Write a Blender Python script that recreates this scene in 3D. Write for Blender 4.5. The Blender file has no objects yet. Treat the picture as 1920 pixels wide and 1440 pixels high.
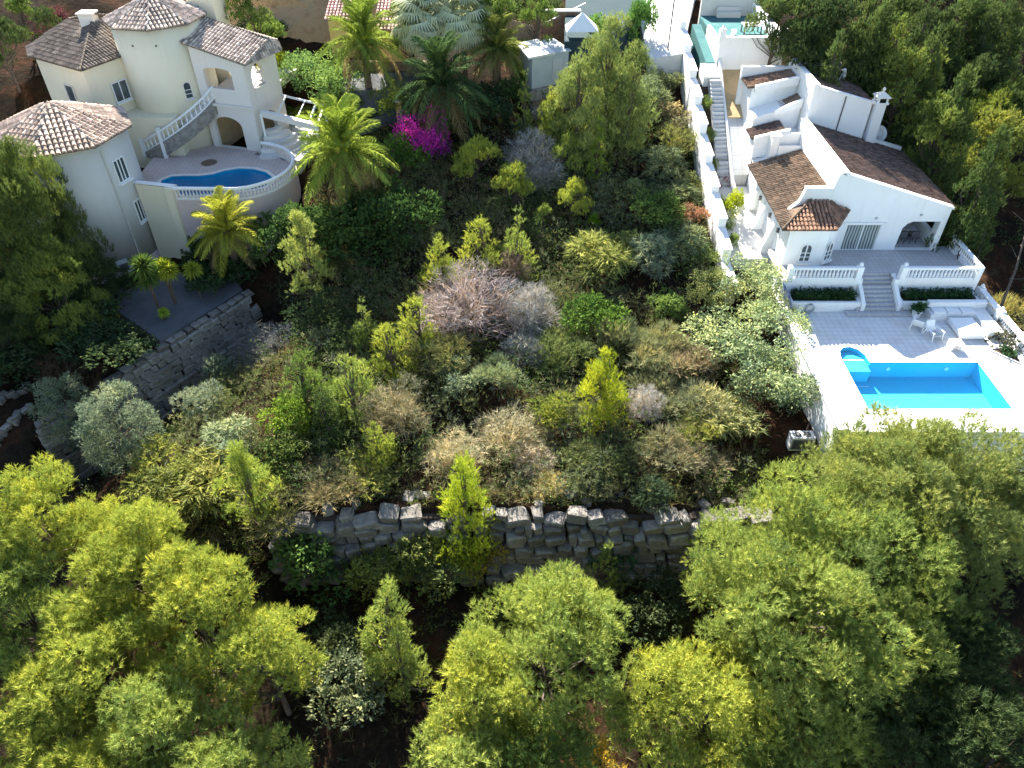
import bpy, bmesh, math, random
import numpy as np
from mathutils import Vector, Matrix

S = bpy.context.scene
C = S.collection
PI = math.pi
# ------------------------------------------------------------------ camera, sky, sun, exposure
PITCH = math.radians(40.7); FOC = 1400.0; CAMH = 28.0
cd = bpy.data.cameras.new('camera'); cam = bpy.data.objects.new('camera', cd); C.objects.link(cam)
cam.location = (0, 0, CAMH); cam.rotation_euler = (PI/2 - PITCH, 0, 0)
cd.sensor_width = 36.0; cd.lens = 36.0*FOC/1920.0; cd.clip_end = 1500; cd.clip_start = 0.5
S.camera = cam
SUN_EL, SUN_AZ = math.radians(35), math.radians(15)      # behind the scene, a little to the left
w = bpy.data.worlds.new('World'); S.world = w; w.use_nodes = True
nt = w.node_tree; bg = nt.nodes['Background']
sky = nt.nodes.new('ShaderNodeTexSky'); sky.sky_type = 'NISHITA'; sky.sun_disc = False
sky.sun_elevation = SUN_EL; sky.sun_rotation = -SUN_AZ; sky.air_density = 1.0; sky.dust_density = 0.6; sky.ozone_density = 1.0
nt.links.new(sky.outputs[0], bg.inputs[0]); bg.inputs[1].default_value = 0.06
sd = bpy.data.lights.new('sun', 'SUN'); so = bpy.data.objects.new('sun', sd); C.objects.link(so)
sd.energy = 5.0; sd.angle = math.radians(0.5); sd.color = (1.0, 0.94, 0.84)
sdir = Vector((-math.sin(SUN_AZ)*math.cos(SUN_EL), math.cos(SUN_AZ)*math.cos(SUN_EL), math.sin(SUN_EL)))
so.rotation_euler = sdir.to_track_quat('Z', 'Y').to_euler()
S.view_settings.view_transform = 'Standard'; S.view_settings.look = 'None'
S.view_settings.gamma = 1.0; S.view_settings.use_curve_mapping = False
S.view_settings.exposure = 2.5
S.cycles.max_bounces = 6; S.cycles.diffuse_bounces = 3; S.cycles.transparent_max_bounces = 8
S.cycles.transmission_bounces = 4

# ------------------------------------------------------------------ where a ray of the camera meets the place
_c, _s = math.cos(PITCH), math.sin(PITCH)
def ray(px, py):
    u = (px-960)/FOC; v = (720-py)/FOC
    return (u, _c+v*_s, -_s+v*_c)
def at(px, py, z):
    r = ray(px, py); t = (z-CAMH)/r[2]
    return (r[0]*t, r[1]*t, z)
def depth(p): return p[1]*_c-(p[2]-CAMH)*_s

# ------------------------------------------------------------------ terrain
def sm(a, b, x):
    t = np.clip((x-a)/(b-a), 0, 1); return t*t*(3-2*t)
_rn = np.random.RandomState(5)
_wv = [(_rn.uniform(-1, 1)*f, _rn.uniform(-1, 1)*f, _rn.uniform(0, 6.3), a) for f, a in ((.35, .16), (.5, .14), (.9, .09), (1.4, .06), (2.2, .04)) for _ in range(3)]
CY = [-80, -5, 10, 21, 24.6, 25.3, 30, 40, 45, 48, 52, 56, 61, 66, 70, 80, 95, 130, 260, 420]
CZ = [-26, -13, -9, -6.9, -6.6, -2.45, -2.1, -0.9, 0.0, 0.8, 1.6, 2.9, 4.5, 6.5, 7.2, 9, 13, 26, 70, 110]
SY = [-80, -5, 10, 21, 30, 40, 45, 48, 52, 56, 61, 66, 70, 80, 95, 130, 260, 420]
SZ = [-26, -13, -9, -6.3, -2.6, -0.9, 0.0, 0.8, 1.6, 2.9, 4.5, 6.5, 7.2, 9, 13, 26, 70, 110]
GY = [-80, -5, 10, 25, 32, 42, 49, 57, 61, 68, 80, 95, 130, 260, 420]
GZ = [-26, -13, -9.3, -5.2, -2.8, -2.0, -1.9, 2.2, 3.6, 6.3, 9.5, 14, 28, 70, 110]
GWA = np.array((-26.4, 33.6)); GWB = np.array((-19.2, 43.4)); _gd = (GWB-GWA)/np.linalg.norm(GWB-GWA); _gn = np.array((-_gd[1], _gd[0]))
def zg(x, y, noise=True):
    x = np.asarray(x, float); y = np.asarray(y, float)
    wst = sm(-13.5, -11.8, x)*(1-sm(12.2, 13.8, x))
    z = np.interp(y, CY, CZ)*wst + np.interp(y, SY, SZ)*(1-wst)
    s = (x-GWA[0])*_gn[0]+(y-GWA[1])*_gn[1]; t = (x-GWA[0])*_gd[0]+(y-GWA[1])*_gd[1]
    win = sm(-9, -3, t)*(1-sm(13, 17, t))
    z = z - 5.2*np.exp(-(s/5.5)**2)*win
    g = np.interp(y, GY, GZ)
    left = np.where(y < 44.2, sm(-.1, .25, s), sm(14.5, 19.5, -x))
    left = np.where(t < -3, sm(18, 30, -x), left)
    z = z*(1-left)+g*left
    z = z - 6.5*sm(30.6, 36, x)*sm(14, 26, y)*(1-sm(62, 85, y))
    if noise:
        n = sum(a*np.sin(x*fx*2+y*fy*2+p) for fx, fy, p, a in _wv)
        z = z + n*0.8
    def cap(x0, x1, y0, y1, zz): return np.where((x > x0) & (x < x1) & (y > y0) & (y < y1), np.minimum(z, zz), z)
    z = cap(17.3, 31, 28.5, 41.2, -2.6); z = cap(17.3, 30.3, 41, 53.5, 0.7); z = cap(17.6, 27, 53, 60, 2.5)
    z = np.where((x > 14.6) & (x < 18.2) & (y > 42) & (y < 63), np.minimum(z, np.interp(y, [42, 53.7, 60.8, 63], [0.0, 2.0, 6.9, 7.0])), z)
    z = cap(16.4, 23, 62.6, 74, 7.4)
    z = cap(-29.5, -16.3, 49, 66, 2.3); z = cap(-42, -26, 47, 66, 2.3)
    return z
_ts = np.concatenate([np.arange(3, 60, .1), np.arange(60, 260, .4)])
def spot(px, py, H):
    """ground point under a plant whose top, H metres up, is met by this ray"""
    r = ray(px, py); y = _ts; t = y/r[1]; x = r[0]*t; zr = CAMH+r[2]*t
    d = zr-zg(x, y, False)-H
    i = int(np.argmax(d < 0)) if (d < 0).any() else len(d)-1
    return (float(x[i]), float(y[i]), float(zg(x[i], y[i])))

# ------------------------------------------------------------------ materials
def mat(name, rough=.8, spec=.3):
    m = bpy.data.materials.new(name); m.use_nodes = True
    b = m.node_tree.nodes['Principled BSDF']; b.inputs['Roughness'].default_value = rough
    b.inputs['Specular IOR Level'].default_value = spec if spec >= .5 else spec*.12
    return m, m.node_tree, b
def noise(nt, scale, detail=4, rough=.6, coord='Object', vec=None):
    n = nt.nodes.new('ShaderNodeTexNoise'); n.inputs['Scale'].default_value = scale
    n.inputs['Detail'].default_value = detail; n.inputs['Roughness'].default_value = rough
    tc = nt.nodes.new('ShaderNodeTexCoord'); nt.links.new(tc.outputs[coord], n.inputs['Vector'])
    return n
def ramp(nt, src, stops):
    r = nt.nodes.new('ShaderNodeValToRGB'); e = r.color_ramp.elements
    while len(e) > 1: e.remove(e[0])
    e[0].position = stops[0][0]; e[0].color = (*stops[0][1], 1)
    for p, c in stops[1:]:
        q = e.new(p); q.color = (*c, 1)
    nt.links.new(src, r.inputs[0]); return r
def mixc(nt, fac, a, b, mode='MIX'):
    m = nt.nodes.new('ShaderNodeMix'); m.data_type = 'RGBA'; m.blend_type = mode
    for v, i in ((fac, 0), (a, 6), (b, 7)):
        if hasattr(v, 'links'): nt.links.new(v, m.inputs[i])
        elif i == 0: m.inputs[0].default_value = v
        else: m.inputs[i].default_value = (*v, 1)
    return m.outputs[2]
def bump(nt, b, src, dist, strength=.6):
    n = nt.nodes.new('ShaderNodeBump'); n.inputs['Distance'].default_value = dist; n.inputs['Strength'].default_value = strength
    nt.links.new(src, n.inputs['Height']); nt.links.new(n.outputs[0], b.inputs['Normal'])
def noisy(name, c1, c2, scale=1.5, rough=.85, spec=.25, bscale=20, bdist=.01, c3=None):
    m, nt, b = mat(name, rough, spec)
    n = noise(nt, scale, 6, .65)
    st = [(.32, c1), (.68, c2)] if c3 is None else [(.3, c1), (.52, c2), (.7, c3)]
    r = ramp(nt, n.outputs[0], st)
    nt.links.new(r.outputs[0], b.inputs['Base Color'])
    if bdist:
        n2 = noise(nt, bscale, 5); bump(nt, b, n2.outputs[0], bdist)
    return m
def wall_paint(name, base, stain, rough=.75, k_=.3):
    """painted render with faint rain streaks and blotches"""
    m, nt, b = mat(name, rough, .2)
    tc = nt.nodes.new('ShaderNodeTexCoord'); mp = nt.nodes.new('ShaderNodeMapping'); mp.inputs['Scale'].default_value = (3, 3, .25)
    nt.links.new(tc.outputs['Object'], mp.inputs[0])
    n = nt.nodes.new('ShaderNodeTexNoise'); n.inputs['Scale'].default_value = 1.0; n.inputs['Detail'].default_value = 6; nt.links.new(mp.outputs[0], n.inputs['Vector'])
    r = ramp(nt, n.outputs[0], [(.55, (0, 0, 0)), (.85, (k_, k_, k_))])
    n2 = noise(nt, .6, 5); r2 = ramp(nt, n2.outputs[0], [(.4, (.0, .0, .0)), (.8, (.2, .2, .2))])
    a = mixc(nt, r.outputs[0], base, stain); a = mixc(nt, r2.outputs[0], a, stain)
    nt.links.new(a, b.inputs['Base Color'])
    n3 = noise(nt, 25, 4); bump(nt, b, n3.outputs[0], .01, .4)
    return m
M = {}
M['white'] = wall_paint('white_paint', (.82, .82, .81), (.60, .58, .54), .75, .32)
M['cream'] = wall_paint('cream_paint', (.77, .70, .53), (.60, .52, .36))
M['palewall'] = wall_paint('pale_cream_paint', (.57, .555, .515), (.45, .43, .39))
M['pinkwall'] = wall_paint('pink_paint', (.58, .47, .45), (.44, .36, .34))
M['creamtrim'] = wall_paint('pale_trim_paint', (.74, .69, .63), (.58, .52, .46))
M['deck'] = None
def tile_mat(name, joined):
    m, nt, b = mat(name, .85, .2)
    oi = nt.nodes.new('ShaderNodeObjectInfo')
    if joined:
        a = nt.nodes.new('ShaderNodeAttribute'); a.attribute_name = 'tint'; t = a.outputs['Fac']
    else: t = oi.outputs['Random']
    r = ramp(nt, t, [(0, (.5, .48, .47)), (.4, (.88, .86, .85)), (.8, (1.12, 1.1, 1.08)), (1, (1.55, 1.55, 1.5))])
    c = mixc(nt, 1.0, oi.outputs['Color'], r.outputs[0], 'MULTIPLY')
    n = noise(nt, 7, 5, coord='Object'); r2 = ramp(nt, n.outputs[0], [(.4, (0, 0, 0)), (.72, (.8, .8, .8))])
    c = mixc(nt, r2.outputs[0], c, (.17, .15, .12))
    nt.links.new(c, b.inputs['Base Color'])
    return m
M['tile'] = tile_mat('clay_tile', False); M['tilej'] = tile_mat('clay_tile_joined', True)
def deck_mat(name, c1, c2, size):
    m, nt, b = mat(name, .7, .3)
    tc = nt.nodes.new('ShaderNodeTexCoord'); br = nt.nodes.new('ShaderNodeTexBrick'); br.offset = 0
    br.inputs['Scale'].default_value = 1; br.inputs['Brick Width'].default_value = size; br.inputs['Row Height'].default_value = size
    br.inputs['Mortar Size'].default_value = .012; br.inputs['Color1'].default_value = (*c1, 1); br.inputs['Color2'].default_value = (*c2, 1); br.inputs['Mortar'].default_value = (c1[0]*.6, c1[1]*.6, c1[2]*.6, 1)
    nt.links.new(tc.outputs['Object'], br.inputs['Vector'])
    n = noise(nt, .8, 6); r = ramp(nt, n.outputs[0], [(.45, (0, 0, 0)), (.75, (.6, .6, .6))])
    c = mixc(nt, r.outputs[0], br.outputs[0], (c1[0]*.72, c1[1]*.68, c1[2]*.62)); nt.links.new(c, b.inputs['Base Color'])
    return m
M['deck'] = deck_mat('pale_deck_tiles', (.70, .69, .68), (.66, .655, .65), .4)
M['terrace'] = deck_mat('grey_terrace_tiles', (.52, .51, .52), (.47, .46, .47), .33)
M['pinkdeck'] = deck_mat('pink_deck_tiles', (.60, .50, .46), (.54, .46, .43), .35)
M['poolblue'] = noisy('blue_pool_mosaic', (.04, .46, .68), (.048, .50, .74), 6, .4, .4, 30, 0)
M['pooldeep'] = noisy('deep_blue_pool_mosaic', (.014, .30, .50), (.018, .34, .56), 5, .4, .4, 30, 0)
M['pooledge'] = noisy('pool_step_edge', (.55, .7, .8), (.6, .75, .85), 4, .5, .3, 30, 0)
def water_mat(name, tint, gl=1.0):
    m = bpy.data.materials.new(name); m.use_nodes = True; nt = m.node_tree; nt.nodes.clear()
    o = nt.nodes.new('ShaderNodeOutputMaterial'); tr = nt.nodes.new('ShaderNodeBsdfTransparent'); tr.inputs[0].default_value = (*tint, 1)
    g = nt.nodes.new('ShaderNodeBsdfGlossy'); g.inputs['Roughness'].default_value = .06
    fr = nt.nodes.new('ShaderNodeFresnel'); ge = nt.nodes.new('ShaderNodeNewGeometry'); mr = nt.nodes.new('ShaderNodeMapRange'); mr.inputs['To Min'].default_value = 1.33; mr.inputs['To Max'].default_value = 1/1.33
    nt.links.new(ge.outputs['Backfacing'], mr.inputs['Value']); nt.links.new(mr.outputs[0], fr.inputs[0]); mx = nt.nodes.new('ShaderNodeMixShader')
    n = noise(nt, 3.2, 4); bp = nt.nodes.new('ShaderNodeBump'); bp.inputs['Distance'].default_value = .03; bp.inputs['Strength'].default_value = .6
    nt.links.new(n.outputs[0], bp.inputs['Height']); nt.links.new(bp.outputs[0], g.inputs['Normal']); nt.links.new(bp.outputs[0], fr.inputs['Normal'])
    nt.links.new(fr.outputs[0], mx.inputs[0]); nt.links.new(tr.outputs[0], mx.inputs[1]); nt.links.new(g.outputs[0], mx.inputs[2]); nt.links.new(mx.outputs[0], o.inputs[0])
    return m
M['water'] = water_mat('pool_water', (.90, .99, 1.0)); M['water2'] = water_mat('deep_pool_water', (.85, .96, 1.0))
def foliage_mat(name, trans=.38):
    m = bpy.data.materials.new(name); m.use_nodes = True; nt = m.node_tree; nt.nodes.clear()
    o = nt.nodes.new('ShaderNodeOutputMaterial'); d = nt.nodes.new('ShaderNodeBsdfDiffuse'); t = nt.nodes.new('ShaderNodeBsdfTranslucent')
    mx = nt.nodes.new('ShaderNodeMixShader'); mx.inputs[0].default_value = trans
    oi = nt.nodes.new('ShaderNodeObjectInfo'); a = nt.nodes.new('ShaderNodeAttribute'); a.attribute_name = 'tint'
    r = ramp(nt, a.outputs['Fac'], [(0, (.42, .5, .62)), (.3, (.78, .86, .9)), (.5, (1, 1, 1)), (.8, (1.3, 1.2, 1.0)), (1, (1.8, 1.55, 1.25))])
    c = mixc(nt, 1.0, oi.outputs['Color'], r.outputs[0], 'MULTIPLY')
    nt.links.new(c, d.inputs[0]); nt.links.new(mixc(nt, 1.0, c, (.92, 1.0, .85), 'MULTIPLY'), t.inputs[0])
    nt.links.new(d.outputs[0], mx.inputs[1]); nt.links.new(t.outputs[0], mx.inputs[2]); nt.links.new(mx.outputs[0], o.inputs[0])
    return m
M['leaf'] = foliage_mat('foliage', .27); M['dry'] = foliage_mat('dry_twigs', .2)
M['bark'] = noisy('bark', (.07, .053, .04), (.14, .115, .095), 6, .95, .1, 25, .02)
M['palmbark'] = noisy('palm_bark', (.09, .065, .045), (.19, .14, .10), 9, .95, .1, 18, .04)
M['earth'] = None
def earth():
    m, nt, b = mat('hillside_earth', .95, .1)
    n = noise(nt, .28, 8, .7); n2 = noise(nt, 2.6, 8, .75)
    a = ramp(nt, n.outputs[0], [(.3, (.014, .010, .008)), (.48, (.028, .021, .014)), (.60, (.055, .027, .016)), (.72, (.065, .052, .032))])
    b2 = ramp(nt, n2.outputs[0], [(.3, (.45, .45, .45)), (.55, (.95, .95, .95)), (.75, (1.7, 1.6, 1.45))])
    c = mixc(nt, 1.0, a.outputs[0], b2.outputs[0], 'MULTIPLY'); nt.links.new(c, b.inputs['Base Color'])
    bump(nt, b, n2.outputs[0], .25, .9); return m
M['earth'] = earth()
def stone_mat(name, lo, hi, lich):
    m, nt, b = mat(name, .9, .2)
    oi = nt.nodes.new('ShaderNodeObjectInfo'); r = ramp(nt, oi.outputs['Random'], [(0, lo), (1, hi)])
    n = noise(nt, 3.5, 8, .7); r2 = ramp(nt, n.outputs[0], [(.35, (.55, .55, .55)), (.6, (1, 1, 1)), (.75, (1.35, 1.33, 1.28))])
    c = mixc(nt, 1.0, r.outputs[0], r2.outputs[0], 'MULTIPLY'); n3 = noise(nt, 1.1, 4); r3 = ramp(nt, n3.outputs[0], [(.52, (0, 0, 0)), (.7, (.6, .6, .6))])
    c = mixc(nt, r3.outputs[0], c, lich); nt.links.new(c, b.inputs['Base Color']); bump(nt, b, n.outputs[0], .12, .8); return m
M['stone'] = stone_mat('limestone_boulder', (.15, .137, .12), (.30, .28, .25), (.10, .078, .056))
M['greystone'] = stone_mat('grey_wall_stone', (.25, .235, .21), (.38, .36, .325), (.16, .14, .11))
M['brownstone'] = stone_mat('brown_wall_stone', (.20, .13, .09), (.33, .23, .16), (.2, .17, .13))
M['darkcore'] = noisy('packed_earth', (.03, .025, .02), (.07, .055, .045), 2, .95, .1, 8, .05)  # earth fill kept dark so the gaps between stones look shaded
M['gravel'] = noisy('brown_gravel', (.34, .23, .12), (.55, .40, .22), 9, .95, .1, 30, .04, c3=(.26, .2, .12))
M['concrete'] = noisy('pale_concrete', (.55, .54, .52), (.68, .67, .65), .7, .9, .15, 12, .01)
M['slab'] = deck_mat('grey_path_slabs', (.50, .50, .49), (.55, .55, .54), 1.1)
M['road'] = noisy('worn_asphalt', (.085, .09, .10), (.13, .135, .145), .5, .9, .15, 18, .01)
M['teal'] = noisy('teal_floor_paint', (.05, .125, .13), (.065, .15, .15), .9, .9, .2, 20, 0, c3=(.09, .18, .18))
M['tealroad'] = noisy('blue_grey_paving_painted_shade', (.026, .046, .054), (.036, .056, .064), .5, .8, .2, 15, .01)  # colour darkened to carry shade, since the sun reaches this yard
M['drybank'] = noisy('dry_brown_bank', (.25, .165, .09), (.40, .28, .16), 1.2, .95, .1, 7, .25, c3=(.32, .26, .16))
M['wood'] = noisy('weathered_wood', (.20, .15, .11), (.31, .25, .20), 5, .85, .2, 20, .01)
M['woodgold'] = noisy('golden_stone_wall', (.55, .38, .20), (.68, .50, .29), 1.5, .85, .2, 12, .02)
M['ochre'] = noisy('ochre_paint', (.62, .44, .16), (.70, .52, .22), 1.2, .85, .2, 12, .01)
M['shedwall'] = noisy('grey_blue_render', (.36, .40, .41), (.43, .47, .48), 1.2, .85, .2, 12, .01)
M['metal'] = noisy('dark_metal', (.05, .05, .055), (.09, .09, .095), 4, .5, .5, 20, 0)
M['greymetal'] = noisy('grey_painted_metal', (.42, .43, .43), (.50, .51, .51), 3, .5, .4, 20, 0)
M['dark'] = noisy('painted_void_dark', (.012, .012, .014), (.02, .02, .022), 3, .9, .1, 10, 0)  # near-black paint standing in for the shade of an opening
M['bluetarp'] = noisy('blue_plastic', (.03, .09, .42), (.05, .14, .52), 3, .4, .5, 9, .04)
M['plastic'] = noisy('white_plastic', (.72, .73, .73), (.78, .79, .79), 2, .35, .5, 20, 0)
M['terracotta'] = noisy('terracotta', (.40, .19, .11), (.48, .25, .15), 4, .8, .2, 20, 0)
M['soil'] = noisy('planting_soil', (.05, .035, .025), (.10, .075, .05), 6, .95, .1, 14, .04)
def glass():
    m, nt, b = mat('window_glass', .06, .8); n = noise(nt, .9, 3)
    r = ramp(nt, n.outputs[0], [(.35, (.045, .06, .065)), (.65, (.10, .125, .13))]); nt.links.new(r.outputs[0], b.inputs['Base Color']); return m
M['glass'] = glass()
def curtain():
    m, nt, b = mat('curtained_glass', .15, .6); tc = nt.nodes.new('ShaderNodeTexCoord')
    wv = nt.nodes.new('ShaderNodeTexWave'); wv.inputs['Scale'].default_value = 1.6; wv.inputs['Distortion'].default_value = 3.5; wv.inputs['Detail Scale'].default_value = .4
    nt.links.new(tc.outputs['Object'], wv.inputs['Vector']); r = ramp(nt, wv.outputs[1], [(.25, (.10, .12, .12)), (.8, (.42, .45, .43))])
    nt.links.new(r.outputs[0], b.inputs['Base Color']); return m
M['curtain'] = curtain()

# ------------------------------------------------------------------ helpers: meshes
def wl(o):
    v = Vector((0, 0, 0))
    while o is not None: v = v+Vector(o.location); o = o.parent
    return v
def link(name, me, parent=None, loc=(0, 0, 0), color=None):
    """link a mesh; its verts plus loc are world coordinates even under a parent"""
    o = bpy.data.objects.new(name, me); C.objects.link(o); L = Vector(loc)
    if parent is not None:
        L = L-wl(parent); o.parent = parent
    o.location = L
    if color is not None: o.color = (*color, 1)
    return o
def tag(o, label=None, cat=None, group=None, kind=None):
    if label: o['label'] = label
    if cat: o['category'] = cat
    if group: o['group'] = group
    if kind: o['kind'] = kind
    return o
def thing(name, label, cat, loc, group=None):
    o = bpy.data.objects.new(name, None); C.objects.link(o); o.location = loc; o.empty_display_size = .3
    return tag(o, label, cat, group)
class MB:
    def __init__(s): s.v = []; s.f = []
    def add(s, vs, fs):
        k = len(s.v); s.v += [tuple(p) for p in vs]; s.f += [tuple(i+k for i in f) for f in fs]; return s
    def box(s, a, b, rz=0, c=None):
        x0, y0, z0 = a; x1, y1, z1 = b
        vs = [(x0, y0, z0), (x1, y0, z0), (x1, y1, z0), (x0, y1, z0), (x0, y0, z1), (x1, y0, z1), (x1, y1, z1), (x0, y1, z1)]
        if rz:
            cx, cy = c if c else ((x0+x1)/2, (y0+y1)/2); co, si = math.cos(rz), math.sin(rz)
            vs = [(cx+(x-cx)*co-(y-cy)*si, cy+(x-cx)*si+(y-cy)*co, z) for x, y, z in vs]
        return s.add(vs, [(0, 3, 2, 1), (4, 5, 6, 7), (0, 1, 5, 4), (1, 2, 6, 5), (2, 3, 7, 6), (3, 0, 4, 7)])
    def prism(s, poly, z0, z1):
        """poly of (x,y) ccw; z1 a number or one z for each vertex"""
        n = len(poly); zt = z1 if isinstance(z1, (list, tuple)) else [z1]*n; zb = z0 if isinstance(z0, (list, tuple)) else [z0]*n
        vs = [(x, y, z) for (x, y), z in zip(poly, zb)]+[(x, y, z) for (x, y), z in zip(poly, zt)]
        return s.add(vs, [tuple(range(n-1, -1, -1)), tuple(range(n, 2*n))]+[(i, (i+1) % n, n+(i+1) % n, n+i) for i in range(n)])
    def tube(s, pts, r, n=6, r2=None, cap=True):
        pts = [Vector(p) for p in pts]; m = len(pts); vs = []; r2 = r if r2 is None else r2
        for i, p in enumerate(pts):
            d = (pts[min(i+1, m-1)]-pts[max(i-1, 0)]).normalized(); a = d.orthogonal().normalized() if i == 0 else (a-d*a.dot(d)).normalized()
            b = d.cross(a); rr = r+(r2-r)*i/max(1, m-1)
            vs += [p+(a*math.cos(2*PI*k/n)+b*math.sin(2*PI*k/n))*rr for k in range(n)]
        fs = [(i*n+k, i*n+(k+1) % n, (i+1)*n+(k+1) % n, (i+1)*n+k) for i in range(m-1) for k in range(n)]
        if cap: fs += [tuple(range(n-1, -1, -1)), tuple(range((m-1)*n, m*n))]
        return s.add(vs, fs)
    def lathe(s, prof, c=(0, 0, 0), n=12, cap=True):
        vs = [(c[0]+r*math.cos(2*PI*k/n), c[1]+r*math.sin(2*PI*k/n), c[2]+z) for r, z in prof for k in range(n)]; m = len(prof)
        fs = [(i*n+k, i*n+(k+1) % n, (i+1)*n+(k+1) % n, (i+1)*n+k) for i in range(m-1) for k in range(n)]
        if cap: fs += [tuple(range(n-1, -1, -1)), tuple(range((m-1)*n, m*n))]
        return s.add(vs, fs)
    def mesh(s, name, m):
        me = bpy.data.meshes.new(name); me.from_pydata(s.v, [], s.f); me.update(); me.materials.append(m); return me
    def build(s, name, m, parent=None, color=None): return link(name, s.mesh(name, m), parent, color=color)
def bmfin(name, bm, m, parent=None):
    bmesh.ops.recalc_face_normals(bm, faces=bm.faces[:])
    me = bpy.data.meshes.new(name); bm.to_mesh(me); bm.free(); me.materials.append(m); return link(name, me, parent)
def plate(name, outer, holes, z, th, m, parent=None):
    """flat slab with holes, top at z"""
    bm = bmesh.new(); es = []
    for lp in [outer]+holes:
        vs = [bm.verts.new((p[0], p[1], z)) for p in lp]; es += [bm.edges.new((vs[i], vs[(i+1) % len(vs)])) for i in range(len(vs))]
    bmesh.ops.triangle_fill(bm, use_beauty=True, use_dissolve=False, edges=es)
    g = bmesh.ops.extrude_face_region(bm, geom=bm.faces[:]); bmesh.ops.translate(bm, vec=(0, 0, -th), verts=[v for v in g['geom'] if isinstance(v, bmesh.types.BMVert)])
    return bmfin(name, bm, m, parent)
def arch_pts(u0, u1, zb, zt, arch):
    if arch <= 0: return [(u0, zb), (u1, zb), (u1, zt), (u0, zt)]
    r = (u1-u0)/2; cu = (u0+u1)/2; h = arch; zs = zt-h
    return [(u0, zb), (u1, zb)]+[(cu+r*math.cos(PI*k/10), zs+h*math.sin(PI*k/10)) for k in range(0, 11)]
def panel(name, p0, p1, prof, th, holes, m, parent=None):
    """upright wall from p0 to p1 (x,y); prof = outline in (u,z), holes in (u,z); thickness th to the left of p0->p1"""
    p0 = Vector((*p0, 0)); p1 = Vector((*p1, 0)); d = (p1-p0).normalized(); n = Vector((-d.y, d.x, 0))
    bm = bmesh.new(); es = []
    for lp in [prof]+holes:
        vs = [bm.verts.new(p0+d*u+Vector((0, 0, z))) for u, z in lp]; es += [bm.edges.new((vs[i], vs[(i+1) % len(vs)])) for i in range(len(vs))]
    bmesh.ops.triangle_fill(bm, use_beauty=True, use_dissolve=False, edges=es)
    g = bmesh.ops.extrude_face_region(bm, geom=bm.faces[:]); bmesh.ops.translate(bm, vec=n*th, verts=[v for v in g['geom'] if isinstance(v, bmesh.types.BMVert)])
    return bmfin(name, bm, m, parent)
def window(parent, c, ang, wd, ht, arch=0, mull=1, fm='white', gm='glass', sill=True, bars=False, depth_=.0):
    """framed window centred at c (bottom middle), outward direction ang (radians, direction the window faces)"""
    o = Vector(c); out = Vector((math.cos(ang), math.sin(ang), 0)); rt = Vector((-out.y, out.x, 0))
    def P(u, z, d): return o+rt*u+Vector((0, 0, z))+out*(d+depth_)
    f = MB(); ft = .07
    def bar(u0, u1, z0, z1, d0=.0, d1=.07):
        vs = [P(u, z, d) for d in (d0, d1) for u, z in ((u0, z0), (u1, z0), (u1, z1), (u0, z1))]
        f.add(vs, [(0, 3, 2, 1), (4, 5, 6, 7), (0, 1, 5, 4), (1, 2, 6, 5), (2, 3, 7, 6), (3, 0, 4, 7)])
    h = wd/2; zs = ht-arch
    bar(-h-ft, -h, 0, zs); bar(h, h+ft, 0, zs); bar(-h-ft, h+ft, -ft, -.001)
    if arch > 0:
        n = 8; vi = [P(h*math.cos(PI*k/n), zs+arch*math.sin(PI*k/n), .07) for k in range(n+1)]; vo = [P((h+ft)*math.cos(PI*k/n), zs+(arch+ft)*math.sin(PI*k/n), .07) for k in range(n+1)]
        f.add(vi+vo, [(k, n+1+k, n+2+k, k+1) for k in range(n)])
    else: bar(-h-ft, h+ft, zs+.001, zs+ft)
    for k in range(mull):
        u = -h+wd*(k+1)/(mull+1); bar(u-.035, u+.035, 0, zs+arch*.9, .005, .065)
    if bars:
        for k in range(2): bar(-h, h, zs*(k+1)/3-.02, zs*(k+1)/3+.02, .006, .06)
    fr = f.build('window', M[fm], parent)
    pts = arch_pts(-h, h, 0, ht, arch); p = MB(); p.add([P(u, z, .025) for u, z in pts], [tuple(range(len(pts)))]); p.build('pane', M[gm], fr)
    if sill:
        s = MB(); f = s
        vs = [P(u, z, d) for d in (0, .22) for u, z in ((-h-.15, -.17), (h+.15, -.17), (h+.15, -.075), (-h-.15, -.075))]
        s.add(vs, [(0, 3, 2, 1), (4, 5, 6, 7), (0, 1, 5, 4), (1, 2, 6, 5), (2, 3, 7, 6), (3, 0, 4, 7)]); s.build('sill', M[fm], fr)
    return fr
def np_mesh(name, V, tint, m, k=3):
    """V (N,k,3) loose polygons with one tint each"""
    V = np.ascontiguousarray(V, np.float32); n = len(V); me = bpy.data.meshes.new(name)
    me.vertices.add(n*k); me.vertices.foreach_set('co', V.reshape(-1))
    me.loops.add(n*k); me.loops.foreach_set('vertex_index', np.arange(n*k, dtype=np.int32))
    me.polygons.add(n); me.polygons.foreach_set('loop_start', np.arange(0, n*k, k, dtype=np.int32))
    me.update(calc_edges=True)
    a = me.attributes.new('tint', 'FLOAT', 'FACE'); a.data.foreach_set('value', np.ascontiguousarray(tint, np.float32))
    me.materials.append(m); return me
def expand(poly, d):
    out = []; n = len(poly)
    for i in range(n):
        a, b = Vector(poly[i-1]), Vector(poly[(i+1) % n]); tv = (b-a).normalized(); nv = Vector((tv.y, -tv.x)); p = Vector(poly[i])
        if inpoly(p+nv*.02, poly): nv = -nv
        out.append(tuple(p+nv*d))
    return out
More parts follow.
